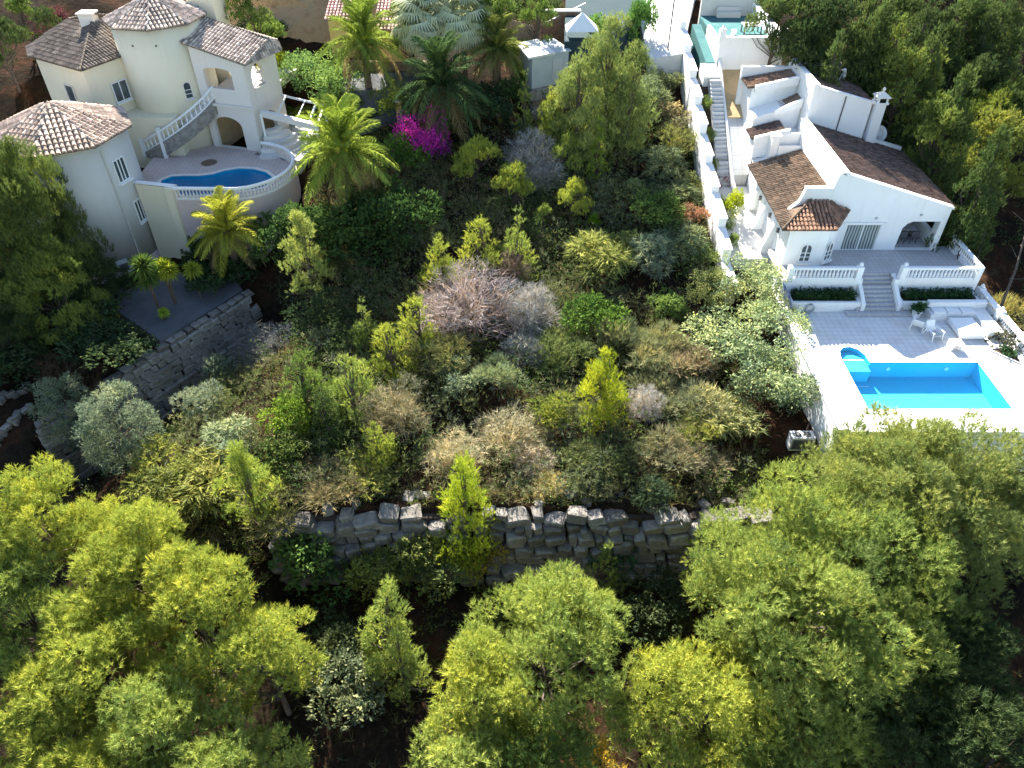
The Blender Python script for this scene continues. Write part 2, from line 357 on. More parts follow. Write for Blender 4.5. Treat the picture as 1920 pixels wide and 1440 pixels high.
# baluster meshes shared by all copies
def baluster_mesh(h, r, m):
    return MB().lathe([(r*.8, 0), (r*.8, h*.12), (r*1.25, h*.33), (r*.55, h*.68), (r*.85, h*.9), (r*.85, h)], n=6, cap=False).mesh('baluster', m)
def place(name, me, parent, loc, rz=0, sc=None, color=None, rx=0, ry=0):
    o = link(name, me, parent, loc, color); o.rotation_euler = (rx, ry, rz)
    if sc: o.scale = sc
    return o
def balusters(parent, me, a, b, spacing, z):
    a = Vector((*a, 0)); b = Vector((*b, 0)); L = (b-a).length; n = max(1, int(L/spacing))
    for i in range(n):
        p = a+(b-a)*((i+.5)/n); place('baluster', me, parent, (p.x, p.y, z))
def finial(mb, x, y, z, r=.13): return mb.lathe([(r*.5, 0), (r*.5, .05), (r, .13), (r*.9, .2), (r*.35, .27), (.01, .3)], (x, y, z), 8)
# ------------------------------------------------------------------ roof tiles
def tile_proto():
    vs = []; n = 4
    for j, (v, r) in enumerate(((0, .40), (1, .33))):
        for k in range(n+1):
            a = PI*k/n; vs.append((math.cos(a)*r, v, math.sin(a)*r*1.25+(0.10 if j == 0 else 0)))
    fs = [(k, k+1, n+2+k, n+1+k) for k in range(n)]
    fs.append(tuple(range(n, -1, -1)))
    return np.array(vs), fs
TV, TF = tile_proto()
def tile_mesh(wd, ln):
    me = bpy.data.meshes.new('tile'); me.from_pydata([(x*wd, y*ln, z*wd) for x, y, z in TV], [], TF); me.update(); me.materials.append(M['tile'])
    return me
def inpoly(p, poly):
    x, y = p; c = False
    for i in range(len(poly)):
        x0, y0 = poly[i]; x1, y1 = poly[i-1]
        if (y0 > y) != (y1 > y) and x < (x1-x0)*(y-y0)/(y1-y0)+x0: c = not c
    return c
def tile_plane(roof, corners, eave, color, budget, wd=.24, ln=.42, seed=1, slab=True):
    """cover the plane polygon with barrel tiles; eave = (i,j) the corner pair of the low edge. budget: list holding how many single tiles may still be made"""
    P = [Vector(c) for c in corners]; i, j = eave; rng = random.Random(seed)
    u = (P[j]-P[i]).normalized(); nrm = None
    for q in P:
        c = u.cross(q-P[i])
        if c.length > 1e-3: nrm = c.normalized(); break
    if nrm.z < 0: nrm = -nrm
    v = nrm.cross(u)
    if v.z < 0: v = -v
    if u.cross(v).dot(nrm) < 0: u = -u
    O = P[i]; uv = [((q-O).dot(u), (q-O).dot(v)) for q in P]
    us = [a for a, _ in uv]; vs = [b for _, b in uv]
    if slab:
        t = .05; mb = MB(); top = [q-nrm*.015 for q in P]; bot = [q-nrm*(t+.015) for q in P]; n = len(P)
        mb.add(bot+top, [tuple(range(n-1, -1, -1)), tuple(range(n, 2*n))]+[(a, (a+1) % n, n+(a+1) % n, n+a) for a in range(n)]); mb.build('roof_bed', M['tilej'], roof, color)
    me = tile_mesh(wd, ln*1.12); jv = []; jt = []
    tri = [t for f in TF for t in ([f] if len(f) == 3 else [(f[0], f[k], f[k+1]) for k in range(1, len(f)-1)])]
    R = Matrix((u, v, nrm)).transposed()
    rot = R.to_euler()
    Rn = np.array(R)
    nu = int((max(us)-min(us))/wd)+1; nv = int((max(vs)-min(vs))/ln)+1
    cells = [(min(us)+(a+.5)*wd, min(vs)+b*ln) for b in range(nv) for a in range(nu)]
    cells = [c for c in cells if inpoly((c[0], c[1]+ln*.5), uv)]
    for cu, cv in cells:
        p = O+u*(cu+rng.uniform(-.012, .012))+v*(cv+rng.uniform(-.02, .02))
        if budget[0] > 0:
            budget[0] -= 1
            o = link('tile', me, roof, p, color); o.rotation_euler = rot
        else:
            T = (TV*np.array((wd, ln*1.12, wd)))@Rn.T+np.array(p); jv += [T[list(t)] for t in tri]; jt += [rng.random()]*len(tri)
    if jv:
        o = link('roof_tiles', np_mesh('roof_tiles', np.array(jv), jt, M['tilej']), roof, color=color); tag(o, kind='stuff')
def ridge(roof, a, b, r, color, name='ridge_tiles'):
    a = Vector(a); b = Vector(b); n = max(2, int((b-a).length/.4)); mb = MB()
    for k in range(n):
        p = a+(b-a)*(k/n); q = a+(b-a)*((k+1.08)/n); mb.tube([p, q], r, 6, r*.8)
    o = mb.build(name, M['tilej'], roof, color); return o
# ------------------------------------------------------------------ ground
def build_ground():
    xs = np.concatenate([np.arange(-260, -60, 8), np.arange(-60, 60, .75), np.arange(60, 261, 8)])
    ys = np.concatenate([np.arange(-60, 0, 6), np.arange(0, 24, .75), np.arange(24, 26, .25), np.arange(26, 90, .75), np.arange(90, 400, 8)])
    X, Y = np.meshgrid(xs, ys); Z = zg(X, Y); nx, ny = len(xs), len(ys)
    V = np.stack([X, Y, Z], -1).reshape(-1, 3)
    i = np.arange(nx*ny).reshape(ny, nx); F = np.stack([i[:-1, :-1], i[:-1, 1:], i[1:, 1:], i[1:, :-1]], -1).reshape(-1, 4)
    me = bpy.data.meshes.new('ground'); me.from_pydata(V.tolist(), [], F.tolist()); me.update(); me.materials.append(M['earth'])
    me.polygons.foreach_set('use_smooth', np.ones(len(F), bool))
    o = bpy.data.objects.new('ground', me); C.objects.link(o); tag(o, kind='structure')
build_ground()
W = M['white']
# ------------------------------------------------------------------ white villa: pool platform
pool = [(19.7, 30.4), (27.7, 30.4), (27.7, 34.5), (21.3, 34.5), (21.25, 35.2), (21.0, 35.75), (20.6, 36.0), (20.2, 35.95), (19.85, 35.6), (19.72, 35.0), (19.7, 34.5)]
d = plate('pool_deck', [(17.95, 29.0), (30.5, 29.0), (30.5, 41.0), (17.95, 41.0)], [expand(pool, .1)], 0, .35, M['deck']); tag(d, kind='structure')
t = thing('swimming_pool', 'bright turquoise rectangular pool with rounded corner steps on the white terrace', 'swimming pool', (23.7, 32.4, 0))
mb = MB(); n = len(pool)
mb.add([(x, y, -.015) for x, y in pool]+[(x, y, -1.1) for x, y in pool], [(i, n+i, n+(i+1) % n, (i+1) % n) for i in range(n)]+[tuple(range(n, 2*n))])
mb.build('basin', M['poolblue'], t)
# coping: flat rim a few millimetres proud of the deck
off = [(19.35, 30.05), (28.05, 30.05), (28.05, 34.85), (21.62, 34.85), (21.55, 35.35), (21.25, 36.0), (20.7, 36.32), (20.1, 36.27), (19.6, 35.8), (19.38, 35.1), (19.35, 34.5)]
plate('coping', off, [pool], .035, .03, W, t)
for k in range(4):
    yb = 35.6-k*.5; mb = MB(); x1 = 21.24
    mb.prism([(19.78, 34.0-k*.001), (x1, 34.0-k*.001), (x1, yb-.0), (20.9, yb+.25), (20.2, yb+.25), (19.78, yb)], -1.09, -.28-.27*k+0.0)
    st = mb.build('pool_step', M['poolblue'], t); e = MB(); e.box((19.80, yb-.55, -.278-.27*k), (21.22, yb-.48, -.268-.27*k)); e.build('step_edge', M['pooledge'], st)
for x in (21.6+.9, 26.0):
    MB().tube([(x, 34.49, -.45), (x, 34.44, -.45)], .13, 12).build('pool_light', M['plastic'], t)
MB().tube([(26.4, 30.41, -.4), (26.4, 30.46, -.4)], .12, 12).build('pool_light', M['plastic'], t)
MB().add([(x, y, -.05) for x, y in pool], [tuple(range(n))]).build('water', M['water'], t)

t = thing('retaining_wall', 'tall white retaining wall holding up the rectangular pool terrace', 'wall', (24, 29, -3))
MB().box((17.4, 28.5, -5.5), (17.95, 41.3, .30)).build('side_face', W, t)
MB().box((17.952, 28.5, -6.5), (30.4, 28.98, .12)).build('front_face', W, t)
MB().box((30.402, 28.5, -8), (30.9, 41.2, .06)).build('gully_face', W, t)
MB().box((17.32, 28.42, .302), (18.02, 41.3, .36)).build('coping', W, t)

# balustrade along the gully side of the pool deck
bal = baluster_mesh(.68, .075, W)
t = thing('balustrade', 'long white balustrade along the outer edge of the pool deck beside the dark gully', 'balustrade', (30.65, 35, 0))
MB().box((30.5, 28.6, .062), (30.8, 41.1, .16)).build('plinth', W, t); MB().box((30.46, 28.6, .842), (30.84, 41.1, .96)).build('handrail', W, t)
for y in (41.0, 38.4, 35.8, 33.2, 30.6):
    p = MB().box((30.44, y-.2, .061), (30.86, y+.2, 1.02)); finial(p, 30.65, y, 1.02); p.build('post', W, t)
for y0, y1 in ((38.6, 40.8), (36, 38.2), (33.4, 35.6), (30.8, 33)): balusters(t, bal, (30.65, y0), (30.65, y1), .21, .16)

# ------------------------------------------------------------------ upper terrace, planters and steps
tp = [(17.6, 41.2), (22.7, 41.2), (22.7, 41.8), (24.75, 41.8), (24.75, 41.2), (30.0, 41.2), (30.0, 45.3), (28.6, 45.3), (28.6, 48.3), (26.0, 48.3), (26.0, 44.9), (17.6, 44.9)]
d = plate('villa_terrace', tp, [], 1.6, .3, M['terrace']); tag(d, kind='structure')
t = thing('terrace_wall', 'white wall under the upper terrace between the two clipped hedges', 'wall', (24, 41, 0))
MB().box((17.5, 40.95, -.5), (22.7, 41.198, 1.66)).build('wall_panel', W, t); MB().box((24.75, 40.95, -.5), (30.2, 41.198, 1.66)).build('wall_panel', W, t)
MB().box((30.002, 41.2, -4.5), (30.25, 45.3, 1.66)).build('wall_panel', W, t)
t = thing('stone_steps', 'straight flight of pale steps from the villa terrace down to the pool deck', 'steps', (23.7, 40.4, 0))
for k in range(10):
    y0 = 41.8-.27*(k+1); zt = 1.6-.16*(k+1)+.005*0
    x0, x1 = (22.7, 24.75) if k < 7 else ((22.2, 25.2) if k == 7 else (21.5, 25.7))
    if k > 8: continue
    p = MB().box((x0, y0 if k < 8 else y0-.15, -.3), (x1, 41.8-.27*k if k < 7 else y0+.27, zt)); s_ = p.build('step', M['terrace'], t)
    MB().box((x0, y0-.03 if k < 8 else y0-.18, zt+.001), (x1, y0+.05 if k < 8 else y0-.1, zt+.02)).build('nosing', M['greymetal'], s_)
for x0, x1 in ((22.45, 22.69), (24.76, 25.0)):
    MB().prism([(x0, 39.6), (x1, 39.6), (x1, 41.6), (x0, 41.6)], -.3, [.65, .65, 1.75, 1.75]).build('side_wall', W, t)
for nm, x0, x1, px in (('left', 17.9, 22.44, 0), ('right', 25.01, 30.2, 1)):
    t = thing('planter', ('white planter box left of the pale steps, under the longer terrace balustrade', 'white planter box right of the pale steps, behind the corner bench')[px], 'planter', ((x0+x1)/2, 40, 0))
    MB().box((x0, 39.75, -.3), (x1, 39.95, .70)).build('front_wall', W, t); MB().box((x0, 39.951, -.3), (x0+.2, 40.94, .70)).build('end_wall', W, t); MB().box((x1-.2, 39.951, -.3), (x1, 40.94, .70)).build('end_wall', W, t)
    MB().box((x0+.2, 39.951, -.3), (x1-.2, 40.94, .5)).build('soil', M['soil'], t)
bal2 = baluster_mesh(.62, .075, W)
for k, (x0, x1, lab) in enumerate(((17.75, 22.45, 'white balustrade at the terrace front, left of the steps, above a hedge'), (25.0, 30.1, 'white balustrade at the terrace front, right of the steps, above a hedge'))):
    t = thing('balustrade', lab, 'balustrade', ((x0+x1)/2, 41.05, 1.66))
    MB().box((x0, 40.96, 1.662), (x1, 41.16, 1.78)).build('plinth', W, t); MB().box((x0, 40.93, 2.40), (x1, 41.19, 2.53)).build('handrail', W, t)
    for i, x in enumerate((x0+.15, x1-.15)):
        p = MB().box((x-.19, 40.87, 1.661), (x+.19, 41.25, 2.6))
        if i != k: finial(p, x, 41.06, 2.6, .14)
        p.build('post', W, t)
    balusters(t, bal2, (x0+.4, 41.06), (x1-.4, 41.06), .235, 1.78)
t = thing('balustrade', 'short white balustrade running back from the terrace corner to the porch', 'balustrade', (30.12, 43.2, 1.66))
MB().box((30.02, 41.3, 1.662), (30.22, 45.2, 1.78)).build('plinth', W, t); MB().box((29.99, 41.3, 2.40), (30.25, 45.2, 2.53)).build('handrail', W, t)
balusters(t, bal2, (30.12, 41.5), (30.12, 45.1), .235, 1.78)

# ------------------------------------------------------------------ white villa
V = thing('white_villa', 'white stepped villa with brown tiled roofs above the rectangular pool', 'house', (23, 50, 1.6))
z0 = -1.0
# front wall of the main wing: openings for the sliding door and the porch
sl = lambda x: 6.95-(x-21.2)*.292
prof = [(0, z0), (11.0, z0), (11.0, sl(29.0)+.02), (3.2, sl(21.2)+.1), (3.2-.25, 7.15), (2.75, 6.1), (1.05, 6.1), (.8, 5.15), (0, 4.35)]
porch = [(26.15-18, 1.62), (28.6-18, 1.62), (28.6-18, 3.75), (26.75-18, 3.75), (26.45-18, 3.6), (26.2-18, 3.25)]
door = [(22.45-18, 1.62), (24.75-18, 1.62), (24.75-18, 3.55), (22.45-18, 3.55)]
panel('front_wall', (18.0, 44.8), (29.0, 44.8), prof, .3, [porch, door], W, V)
MB().prism([(21.35, 44.74), (29.08, 44.74), (29.08, 45.16), (21.35, 45.16)], [sl(21.2)+.03, sl(29)-.03, sl(29)-.03, sl(21.2)+.03], [sl(21.2)+.22, sl(29)+.13, sl(29)+.13, sl(21.2)+.22]).build('gable_coping', W, V)
MB().box((19.0, 44.76, 6.102), (20.8, 45.14, 6.16)).build('parapet_coping', W, V)
# right wall with a window opening to the porch, other walls
panel('side_wall', (29.0, 45.1), (29.0, 54.0), [(0, z0-2), (8.9, z0-2), (8.9, 4.6), (0, 4.6)], .3, [[(.5, 2.5), (2.1, 2.5), (2.1, 3.7), (.5, 3.7)]], W, V)
MB().box((18.0, 45.1, z0), (25.9, 53.5, 4.1)).build('inner_wall', W, V)
MB().box((25.902, 48.2, z0), (28.7, 53.9, 4.3)).build('inner_wall', W, V)
MB().box((25.902, 45.1, 4.0), (28.69, 48.19, 4.1)).build('porch_ceiling', W, V)
MB().prism([(18.0, 45.102), (21.1, 45.102), (21.1, 53.5), (18.0, 53.5)], 4.0, [4.24, 5.3, 5.3, 4.24]).build('gable_wall', W, V)
# spine wall between the two roofs
MB().box((21.11, 45.102, 4.1), (21.5, 53.9, 7.15)).build('spine_wall', W, V); MB().box((21.06, 44.77, 7.152), (21.54, 53.9, 7.22)).build('spine_coping', W, V)
MB().prism([(21.502, 45.102), (28.98, 45.102), (28.98, 54.0), (21.502, 54.0)], 4.101, [sl(21.5)-.12, sl(28.98)-.12, sl(28.98)-.12, sl(21.5)-.12]).build('gable_wall', W, V)
# bay room with arched windows, rounded on its porch side
bay = [(18.0, 44.798), (17.9, 42.8), (19.9, 42.7), (20.5, 42.78), (21.0, 43.1), (21.4, 43.6), (21.7, 44.2), (21.8, 44.798)]
MB().prism(bay, z0, 4.3).build('bay_wall', W, V)
window(V, (19.25, 42.735, 2.0), -PI/2, .62, 1.2, .3, 1, 'white', 'glass', True, True)
window(V, (20.8, 42.95, 2.0), -PI/2+.55, .55, 1.2, .28, 1, 'white', 'glass', True, True)
dr = window(V, (23.6, 44.9, 1.62), -PI/2, 2.2, 1.85, 0, 1, 'white', 'curtain', False)
MB().box((22.2, 44.70, 3.56), (25.0, 44.797, 3.72)).build('door_lintel', W, V)
# upper block
sl2 = lambda x: 9.35-(x-21.7)*.27
panel('upper_wall', (21.5, 54.0), (26.0, 54.0), [(0, 4), (4.5, 4), (4.5, sl2(26)), (0, 9.45)], .3, [], W, V)
MB().prism([(21.5, 54.301), (25.9, 54.301), (25.9, 59.3), (21.5, 59.3)], 1.5, [sl2(21.5)-.15, sl2(25.9)-.15, sl2(25.9)-.15, sl2(21.5)-.15]).build('upper_wall', W, V)
MB().prism([(21.7, 53.95), (26.1, 53.95), (26.1, 54.33), (21.7, 54.33)], [sl2(21.7)+.01, sl2(26.1)+.01, sl2(26.1)+.01, sl2(21.7)+.01], [sl2(21.7)+.16, sl2(26.1)+.16, sl2(26.1)+.16, sl2(21.7)+.16]).build('gable_coping', W, V)
MB().box((21.45, 53.9, 9.0), (21.85, 59.6, 9.62)).build('spine_wall', W, V)
MB().box((21.3, 59.3, 2), (25.3, 59.65, 9.35)).build('back_parapet', W, V); MB().box((17.7, 59.3, 2), (21.3, 59.64, 9.1)).build('back_parapet', W, V)
MB().box((25.3, 59.2, 8.2), (25.6, 59.7, 8.75)).build('parapet_end', W, V)
MB().tube([(23.95, 53.96, 8.75), (23.9, 53.96, 5.7), (24.6, 53.9, 6.05)], .045, 6).build('downpipe', M['metal'], V)
# stepped roofs on the drive side of the upper block
MB().prism([(18.1, 57.2), (21.45, 57.2), (21.45, 59.299), (18.1, 59.299)], 2, [8.15, 8.75, 8.75, 8.15]).build('stepped_wall', W, V)
MB().prism([(18.1, 55.4), (21.45, 55.4), (21.45, 57.199), (18.1, 57.199)], 2, [6.6, 7.75, 7.75, 6.6]).build('stepped_wall', W, V)
MB().prism([(17.95, 53.5), (20.15, 53.5), (20.15, 55.399), (17.95, 55.399)], 2, [5.75, 6.3, 6.3, 5.75]).build('stepped_wall', W, V)
MB().box((20.152, 54.0, 2), (21.45, 55.399, 5.9)).build('stepped_wall', W, V)
MB().prism([(18.3, 57.0), (21.44, 57.0), (21.44, 57.24), (18.3, 57.24)], [7.9, 8.5, 8.5, 7.9], [8.42, 9.15, 9.15, 8.42]).build('rake_coping', W, V)
MB().prism([(19.5, 55.2), (21.44, 55.2), (21.44, 55.44), (19.5, 55.44)], [6.9, 7.5, 7.5, 6.9], [7.25, 8.12, 8.12, 7.25]).build('rake_coping', W, V)
MB().prism([(17.85, 53.3), (20.3, 53.3), (20.3, 53.56), (17.85, 53.56)], [4.5, 4.5, 4.5, 4.5], [6.0, 6.6, 6.6, 6.0]).build('rake_coping', W, V)
MB().box((18.9, 52.6, 4.2), (19.45, 53.29, 6.35)).build('flue', W, V); MB().box((18.82, 52.52, 6.352), (19.53, 53.25, 6.44)).build('flue_cap', W, V)
MB().box((19.46, 52.5, 4.6), (21.1, 52.7, 5.65)).build('roof_parapet', W, V); MB().box((19.46, 53.2, 5.2), (21.1, 53.29, 6.35)).build('roof_parapet', W, V)
MB().box((19.5, 52.702, 4.6), (21.1, 53.198, 5.0)).build('roof_slot', M['greymetal'], V)
# side wall buttresses and lamps
for y in (45.8, 48.4, 50.6):
    MB().prism([(17.35, y-.25), (17.999, y-.25), (17.999, y+.25), (17.35, y+.25)], -.5, [1.3, 3.6, 3.6, 1.3]).build('buttress', W, V)
for y in (44.9, 47.0, 49.6):
    MB().box((17.82, y-.08, 2.9), (17.998, y+.08, 3.2)).build('wall_lamp', M['metal'], V)
for x in (24.2, 27.1): MB().box((x-.07, 44.7, 4.2 if x > 25 else 3.95), (x+.07, 44.798, 4.32 if x > 25 else 4.07)).build('wall_lamp', M['greymetal'], V)
RB = [300]
brown = (.14, .088, .075); tan = (.20, .14, .10); orange = (.33, .175, .115)
rf = MB().box((18.0, 44.95, 4.3), (18.02, 45.0, 4.32)).build('roof', M['tilej'], V, brown)
tile_plane(rf, [(17.2, 42.4, 4.42), (20.7, 42.4, 4.42), (20.6, 44.75, 5.3), (19.4, 44.75, 5.3)], (0, 1), orange, RB, .25, .36, 2)
tile_plane(rf, [(20.7, 42.4, 4.42), (22.3, 44.75, 4.6), (20.6, 44.75, 5.3)], (0, 1), orange, RB, .25, .36, 12)
ridge(rf, (20.7, 42.4, 4.46), (20.6, 44.75, 5.34), .08, orange, 'hip_cap')
def left_roof_z(x): return 4.2+(x-17.4)*.325
tile_plane(rf, [(17.45, 45.15, left_roof_z(17.45)), (17.45, 52.5, left_roof_z(17.45)), (21.1, 52.5, left_roof_z(21.1)), (21.1, 45.15, left_roof_z(21.1))], (0, 1), tan, RB, .25, .40, 4)
tile_plane(rf, [(17.2, 42.41, 4.44), (17.42, 45.149, left_roof_z(17.42)), (19.6, 45.149, left_roof_z(19.6)), (19.45, 44.76, 5.32)], (0, 1), tan, [0], .25, .40, 5)
ridge(rf, (17.2, 42.4, 4.5), (19.5, 44.75, 5.38), .09, tan, 'hip_cap')
tile_plane(rf, [(29.35, 45.1, sl(29.35)), (29.35, 54.0, sl(29.35)), (21.5, 54.0, sl(21.5)), (21.5, 45.1, sl(21.5))], (0, 1), brown, [0], .24, .42, 6)
tile_plane(rf, [(26.2, 54.35, sl2(26.2)), (26.2, 59.3, sl2(26.2)), (21.85, 59.3, sl2(21.85)), (21.85, 54.35, sl2(21.85))], (0, 1), brown, [0], .24, .42, 7)
tile_plane(rf, [(17.8, 57.25, 8.2), (17.8, 59.3, 8.2), (21.45, 59.3, 8.88), (21.45, 57.25, 8.88)], (0, 1), (.28, .17, .12), [0], .25, .4, 8)
tile_plane(rf, [(19.8, 55.45, 7.0), (19.8, 57.0, 7.0), (21.45, 57.0, 7.82), (21.45, 55.45, 7.82)], (0, 1), (.26, .17, .12), [0], .25, .4, 9)
tile_plane(rf, [(17.7, 53.57, 5.75), (17.7, 55.4, 5.75), (20.1, 55.4, 6.45), (20.1, 53.57, 6.45)], (0, 1), brown, [0], .25, .4, 10)
MB().prism([(26.9, 53.96), (29.2, 53.96), (29.2, 54.2), (26.9, 54.2)], [4.9, 4.3, 4.3, 4.9], [5.62, 4.98, 4.98, 5.62]).build('back_parapet', W, V)
# chimney
ch = MB().box((26.15, 53.6, 3.5), (26.85, 54.3, 8.3)).build('chimney', W, V)
m_ = MB().box((26.05, 53.5, 8.302), (26.95, 54.4, 8.42)); m_.build('chimney_cap', W, ch)
m_ = MB()
for a, b in ((26.2, 53.65), (26.8, 53.65), (26.2, 54.25), (26.8, 54.25)): m_.box((a-.07, b-.07, 8.422), (a+.07, b+.07, 8.75))
m_.build('cap_pillar', W, ch)
m_ = MB().prism([(26.0, 53.45), (27.0, 53.45), (27.0, 54.45), (26.0, 54.45)], 8.752, 8.8); m_.add([(26.0, 53.45, 8.8), (27, 53.45, 8.8), (27, 54.45, 8.8), (26, 54.45, 8.8), (26.5, 53.95, 9.15)], [(0, 1, 4), (1, 2, 4), (2, 3, 4), (3, 0, 4)]); finial(m_, 26.5, 53.95, 9.1, .12); m_.build('cap_roof', M['creamtrim'], ch)
MB().box((26.3, 53.55, 8.43), (26.7, 53.9, 8.74)).build('flue_dark_block', M['dark'], ch)  # solid near-black block stands in for the shade inside the cap
# low figure on the upper roof
t = thing('roof_vent', 'small white vent cowl standing on the upper brown roof', 'roof vent', (25.2, 58.2, 8.5))
MB().tube([(25.2, 58.2, 8.3), (25.2, 58.2, 8.95)], .13, 8).build('pipe', W, t); MB().tube([(25.2, 58.2, 8.95), (25.05, 58.0, 9.3), (24.85, 57.8, 9.35)], .15, 8, .08).build('cowl', W, t)
MB().tube([(24.6, 57.6, 8.5), (24.9, 57.9, 9.1)], .03, 5).build('stay', M['greymetal'], t)
# satellite dish beside the chimney
t = thing('satellite_dish', 'round pale satellite dish on a pole beside the tall chimney', 'satellite dish', (27.7, 55.4, 3.2))
MB().tube([(27.7, 55.4, 2.0), (27.7, 55.4, 5.3)], .05, 6).build('pole', M['greymetal'], t)
ds = MB().lathe([(.02, 0), (.3, .04), (.55, .14), (.62, .2), (.6, .22), (.3, .07), (.02, .03)], (0, 0, 0), 20, False).build('dish', M['plastic'], t); ds.location = Vector((27.7, 55.2, 5.5))-wl(t); ds.rotation_euler = (math.radians(58), 0, math.radians(12))
rg = MB().lathe([(.34, .1), (.36, .13), (.34, .14)], (0, 0, 0), 20, False).build('ring', M['greymetal'], ds); rg.location = (0, 0, 0)
MB().tube([(27.7, 55.2, 5.2), (27.6, 54.7, 5.5)], .025, 5).build('feed_arm', M['greymetal'], t)

# porch furniture
t = thing('dining_table', 'dark table standing inside the shaded porch', 'table', (27.4, 46.6, 1.6))
MB().box((26.7, 46.2, 2.3), (28.1, 47.0, 2.36)).build('tabletop', M['greymetal'], t)
for a, b in ((26.8, 46.3), (28.0, 46.3), (26.8, 46.9), (28.0, 46.9)): MB().box((a-.03, b-.03, 1.6), (a+.03, b+.03, 2.299)).build('leg', M['metal'], t)
def porch_chair(x, y, rz, lab):
    t = thing('porch_chair', lab, 'chair', (x, y, 1.6), 'chairs in the porch'); t.rotation_euler = (0, 0, rz)
    def pt(nm, mb):
        o = bpy.data.objects.new(nm, mb.mesh(nm, M['metal'])); C.objects.link(o); o.parent = t
    pt('seat', MB().box((-.24, -.24, .42), (.24, .24, .47))); pt('backrest', MB().box((-.24, .2, .5), (.24, .24, .95)))
    for a, b in ((-.2, -.2), (.2, -.2), (-.2, .2), (.2, .2)): pt('leg', MB().box((a-.025, b-.025, 0), (a+.025, b+.025, .419)))
porch_chair(26.95, 45.85, PI, 'dark chair at the front of the porch table, nearer the sliding door')
porch_chair(27.75, 45.85, PI, 'dark chair at the front of the porch table, nearer the corner pillar')
porch_chair(27.0, 47.4, 0, 'dark chair behind the porch table, nearer the sliding door')
porch_chair(27.8, 47.4, 0, 'dark chair behind the porch table, nearer the corner pillar')
t = thing('porch_cabinet', 'pale low cabinet against the back wall of the porch', 'cabinet', (27.1, 47.9, 1.6))
MB().box((26.3, 47.75, 1.6), (28.0, 48.19, 2.7)).build('body', M['greymetal'], t); MB().box((26.25, 47.7, 2.702), (28.05, 48.19, 2.76)).build('top', W, t)

# deck furniture
t = thing('corner_bench', 'white built-in corner bench with pale cushions at the far corner of the pool deck', 'bench', (28.5, 39.2, 0))
MB().box((26.6, 38.75, .0), (30.3, 39.74, .46)).build('seat', M['plastic'], t); MB().box((26.6, 39.4, .462), (30.3, 39.74, .95)).build('backrest', M['plastic'], t)
MB().box((29.4, 36.9, .0), (30.3, 38.748, .46)).build('seat', M['plastic'], t)
for x in (26.75, 27.65, 28.55): MB().box((x, 38.8, .462), (x+.82, 39.38, .6)).build('cushion', M['plastic'], t)
def deck_chair(x, y, rz, lab):
    t = thing('deck_chair', lab, 'chair', (x, y, 0), 'white chairs on the pool deck'); t.rotation_euler = (0, 0, rz)
    def pt(nm, mb, m=M['plastic']):
        o = bpy.data.objects.new(nm, mb.mesh(nm, m)); C.objects.link(o); o.parent = t
    pt('seat', MB().add([(-.3, -.35, .38), (.3, -.35, .38), (.3, .3, .32), (-.3, .3, .32), (-.3, -.35, .34), (.3, -.35, .34), (.3, .3, .28), (-.3, .3, .28)], [(0, 1, 2, 3), (7, 6, 5, 4), (0, 4, 5, 1), (1, 5, 6, 2), (2, 6, 7, 3), (3, 7, 4, 0)]), M['greymetal'])
    pt('backrest', MB().add([(-.3, .3, .32), (.3, .3, .32), (.3, .62, .9), (-.3, .62, .9), (-.3, .34, .3), (.3, .34, .3), (.3, .66, .88), (-.3, .66, .88)], [(3, 2, 1, 0), (4, 5, 6, 7), (0, 1, 5, 4), (1, 2, 6, 5), (2, 3, 7, 6), (3, 0, 4, 7)]))
    for s_ in (-1, 1):
        pt('armrest', MB().box((s_*.36-.05, -.35, .55), (s_*.36+.05, .45, .6)))
        pt('leg', MB().tube([(s_*.36, -.4, 0), (s_*.36, -.3, .55)], .035, 6)); pt('leg', MB().tube([(s_*.36, .5, 0), (s_*.36, .35, .55)], .035, 6))
deck_chair(25.55, 38.0, 2.5, 'white deck chair angled beside the potted plant, nearest the steps')
deck_chair(26.05, 36.95, .25, 'white deck chair in the middle of the deck, left of the white lounge bed')
t = thing('lounge_bed', 'square white lounge bed beside the corner bench on the pool deck', 'lounge bed', (28.3, 37.6, 0))
MB().box((27.6, 36.7, .12), (29.1, 38.5, .42)).build('mattress', M['plastic'], t); MB().box((27.65, 36.75, 0), (29.05, 38.45, .118)).build('base', M['greymetal'], t)
t = thing('side_table', 'small white cube table at the edge of the sunlit deck', 'table', (26.9, 35.9, 0))
MB().box((26.55, 35.6, .42), (27.25, 36.2, .5)).build('top', M['plastic'], t)
for a, b in ((26.62, 35.67), (27.18, 35.67), (26.62, 36.13), (27.18, 36.13)): MB().box((a-.06, b-.06, 0), (a+.06, b+.06, .419)).build('leg', M['plastic'], t)
MB().box((26.7, 35.75, .1), (27.1, 36.05, .418)).build('shelf', M['creamtrim'], t)
t = thing('flower_bed', 'triangular planting bed with dark plants beside the outer deck balustrade', 'flower bed', (29.6, 35.4, 0))
MB().prism([(28.9, 35.75), (30.2, 34.3), (30.35, 35.85)], .002, .05).build('soil', M['soil'], t)
MB().tube([(28.9, 35.75, .06), (30.2, 34.3, .06), (30.35, 35.85, .06), (28.9, 35.75, .06)], .05, 5).build('kerb', W, t)
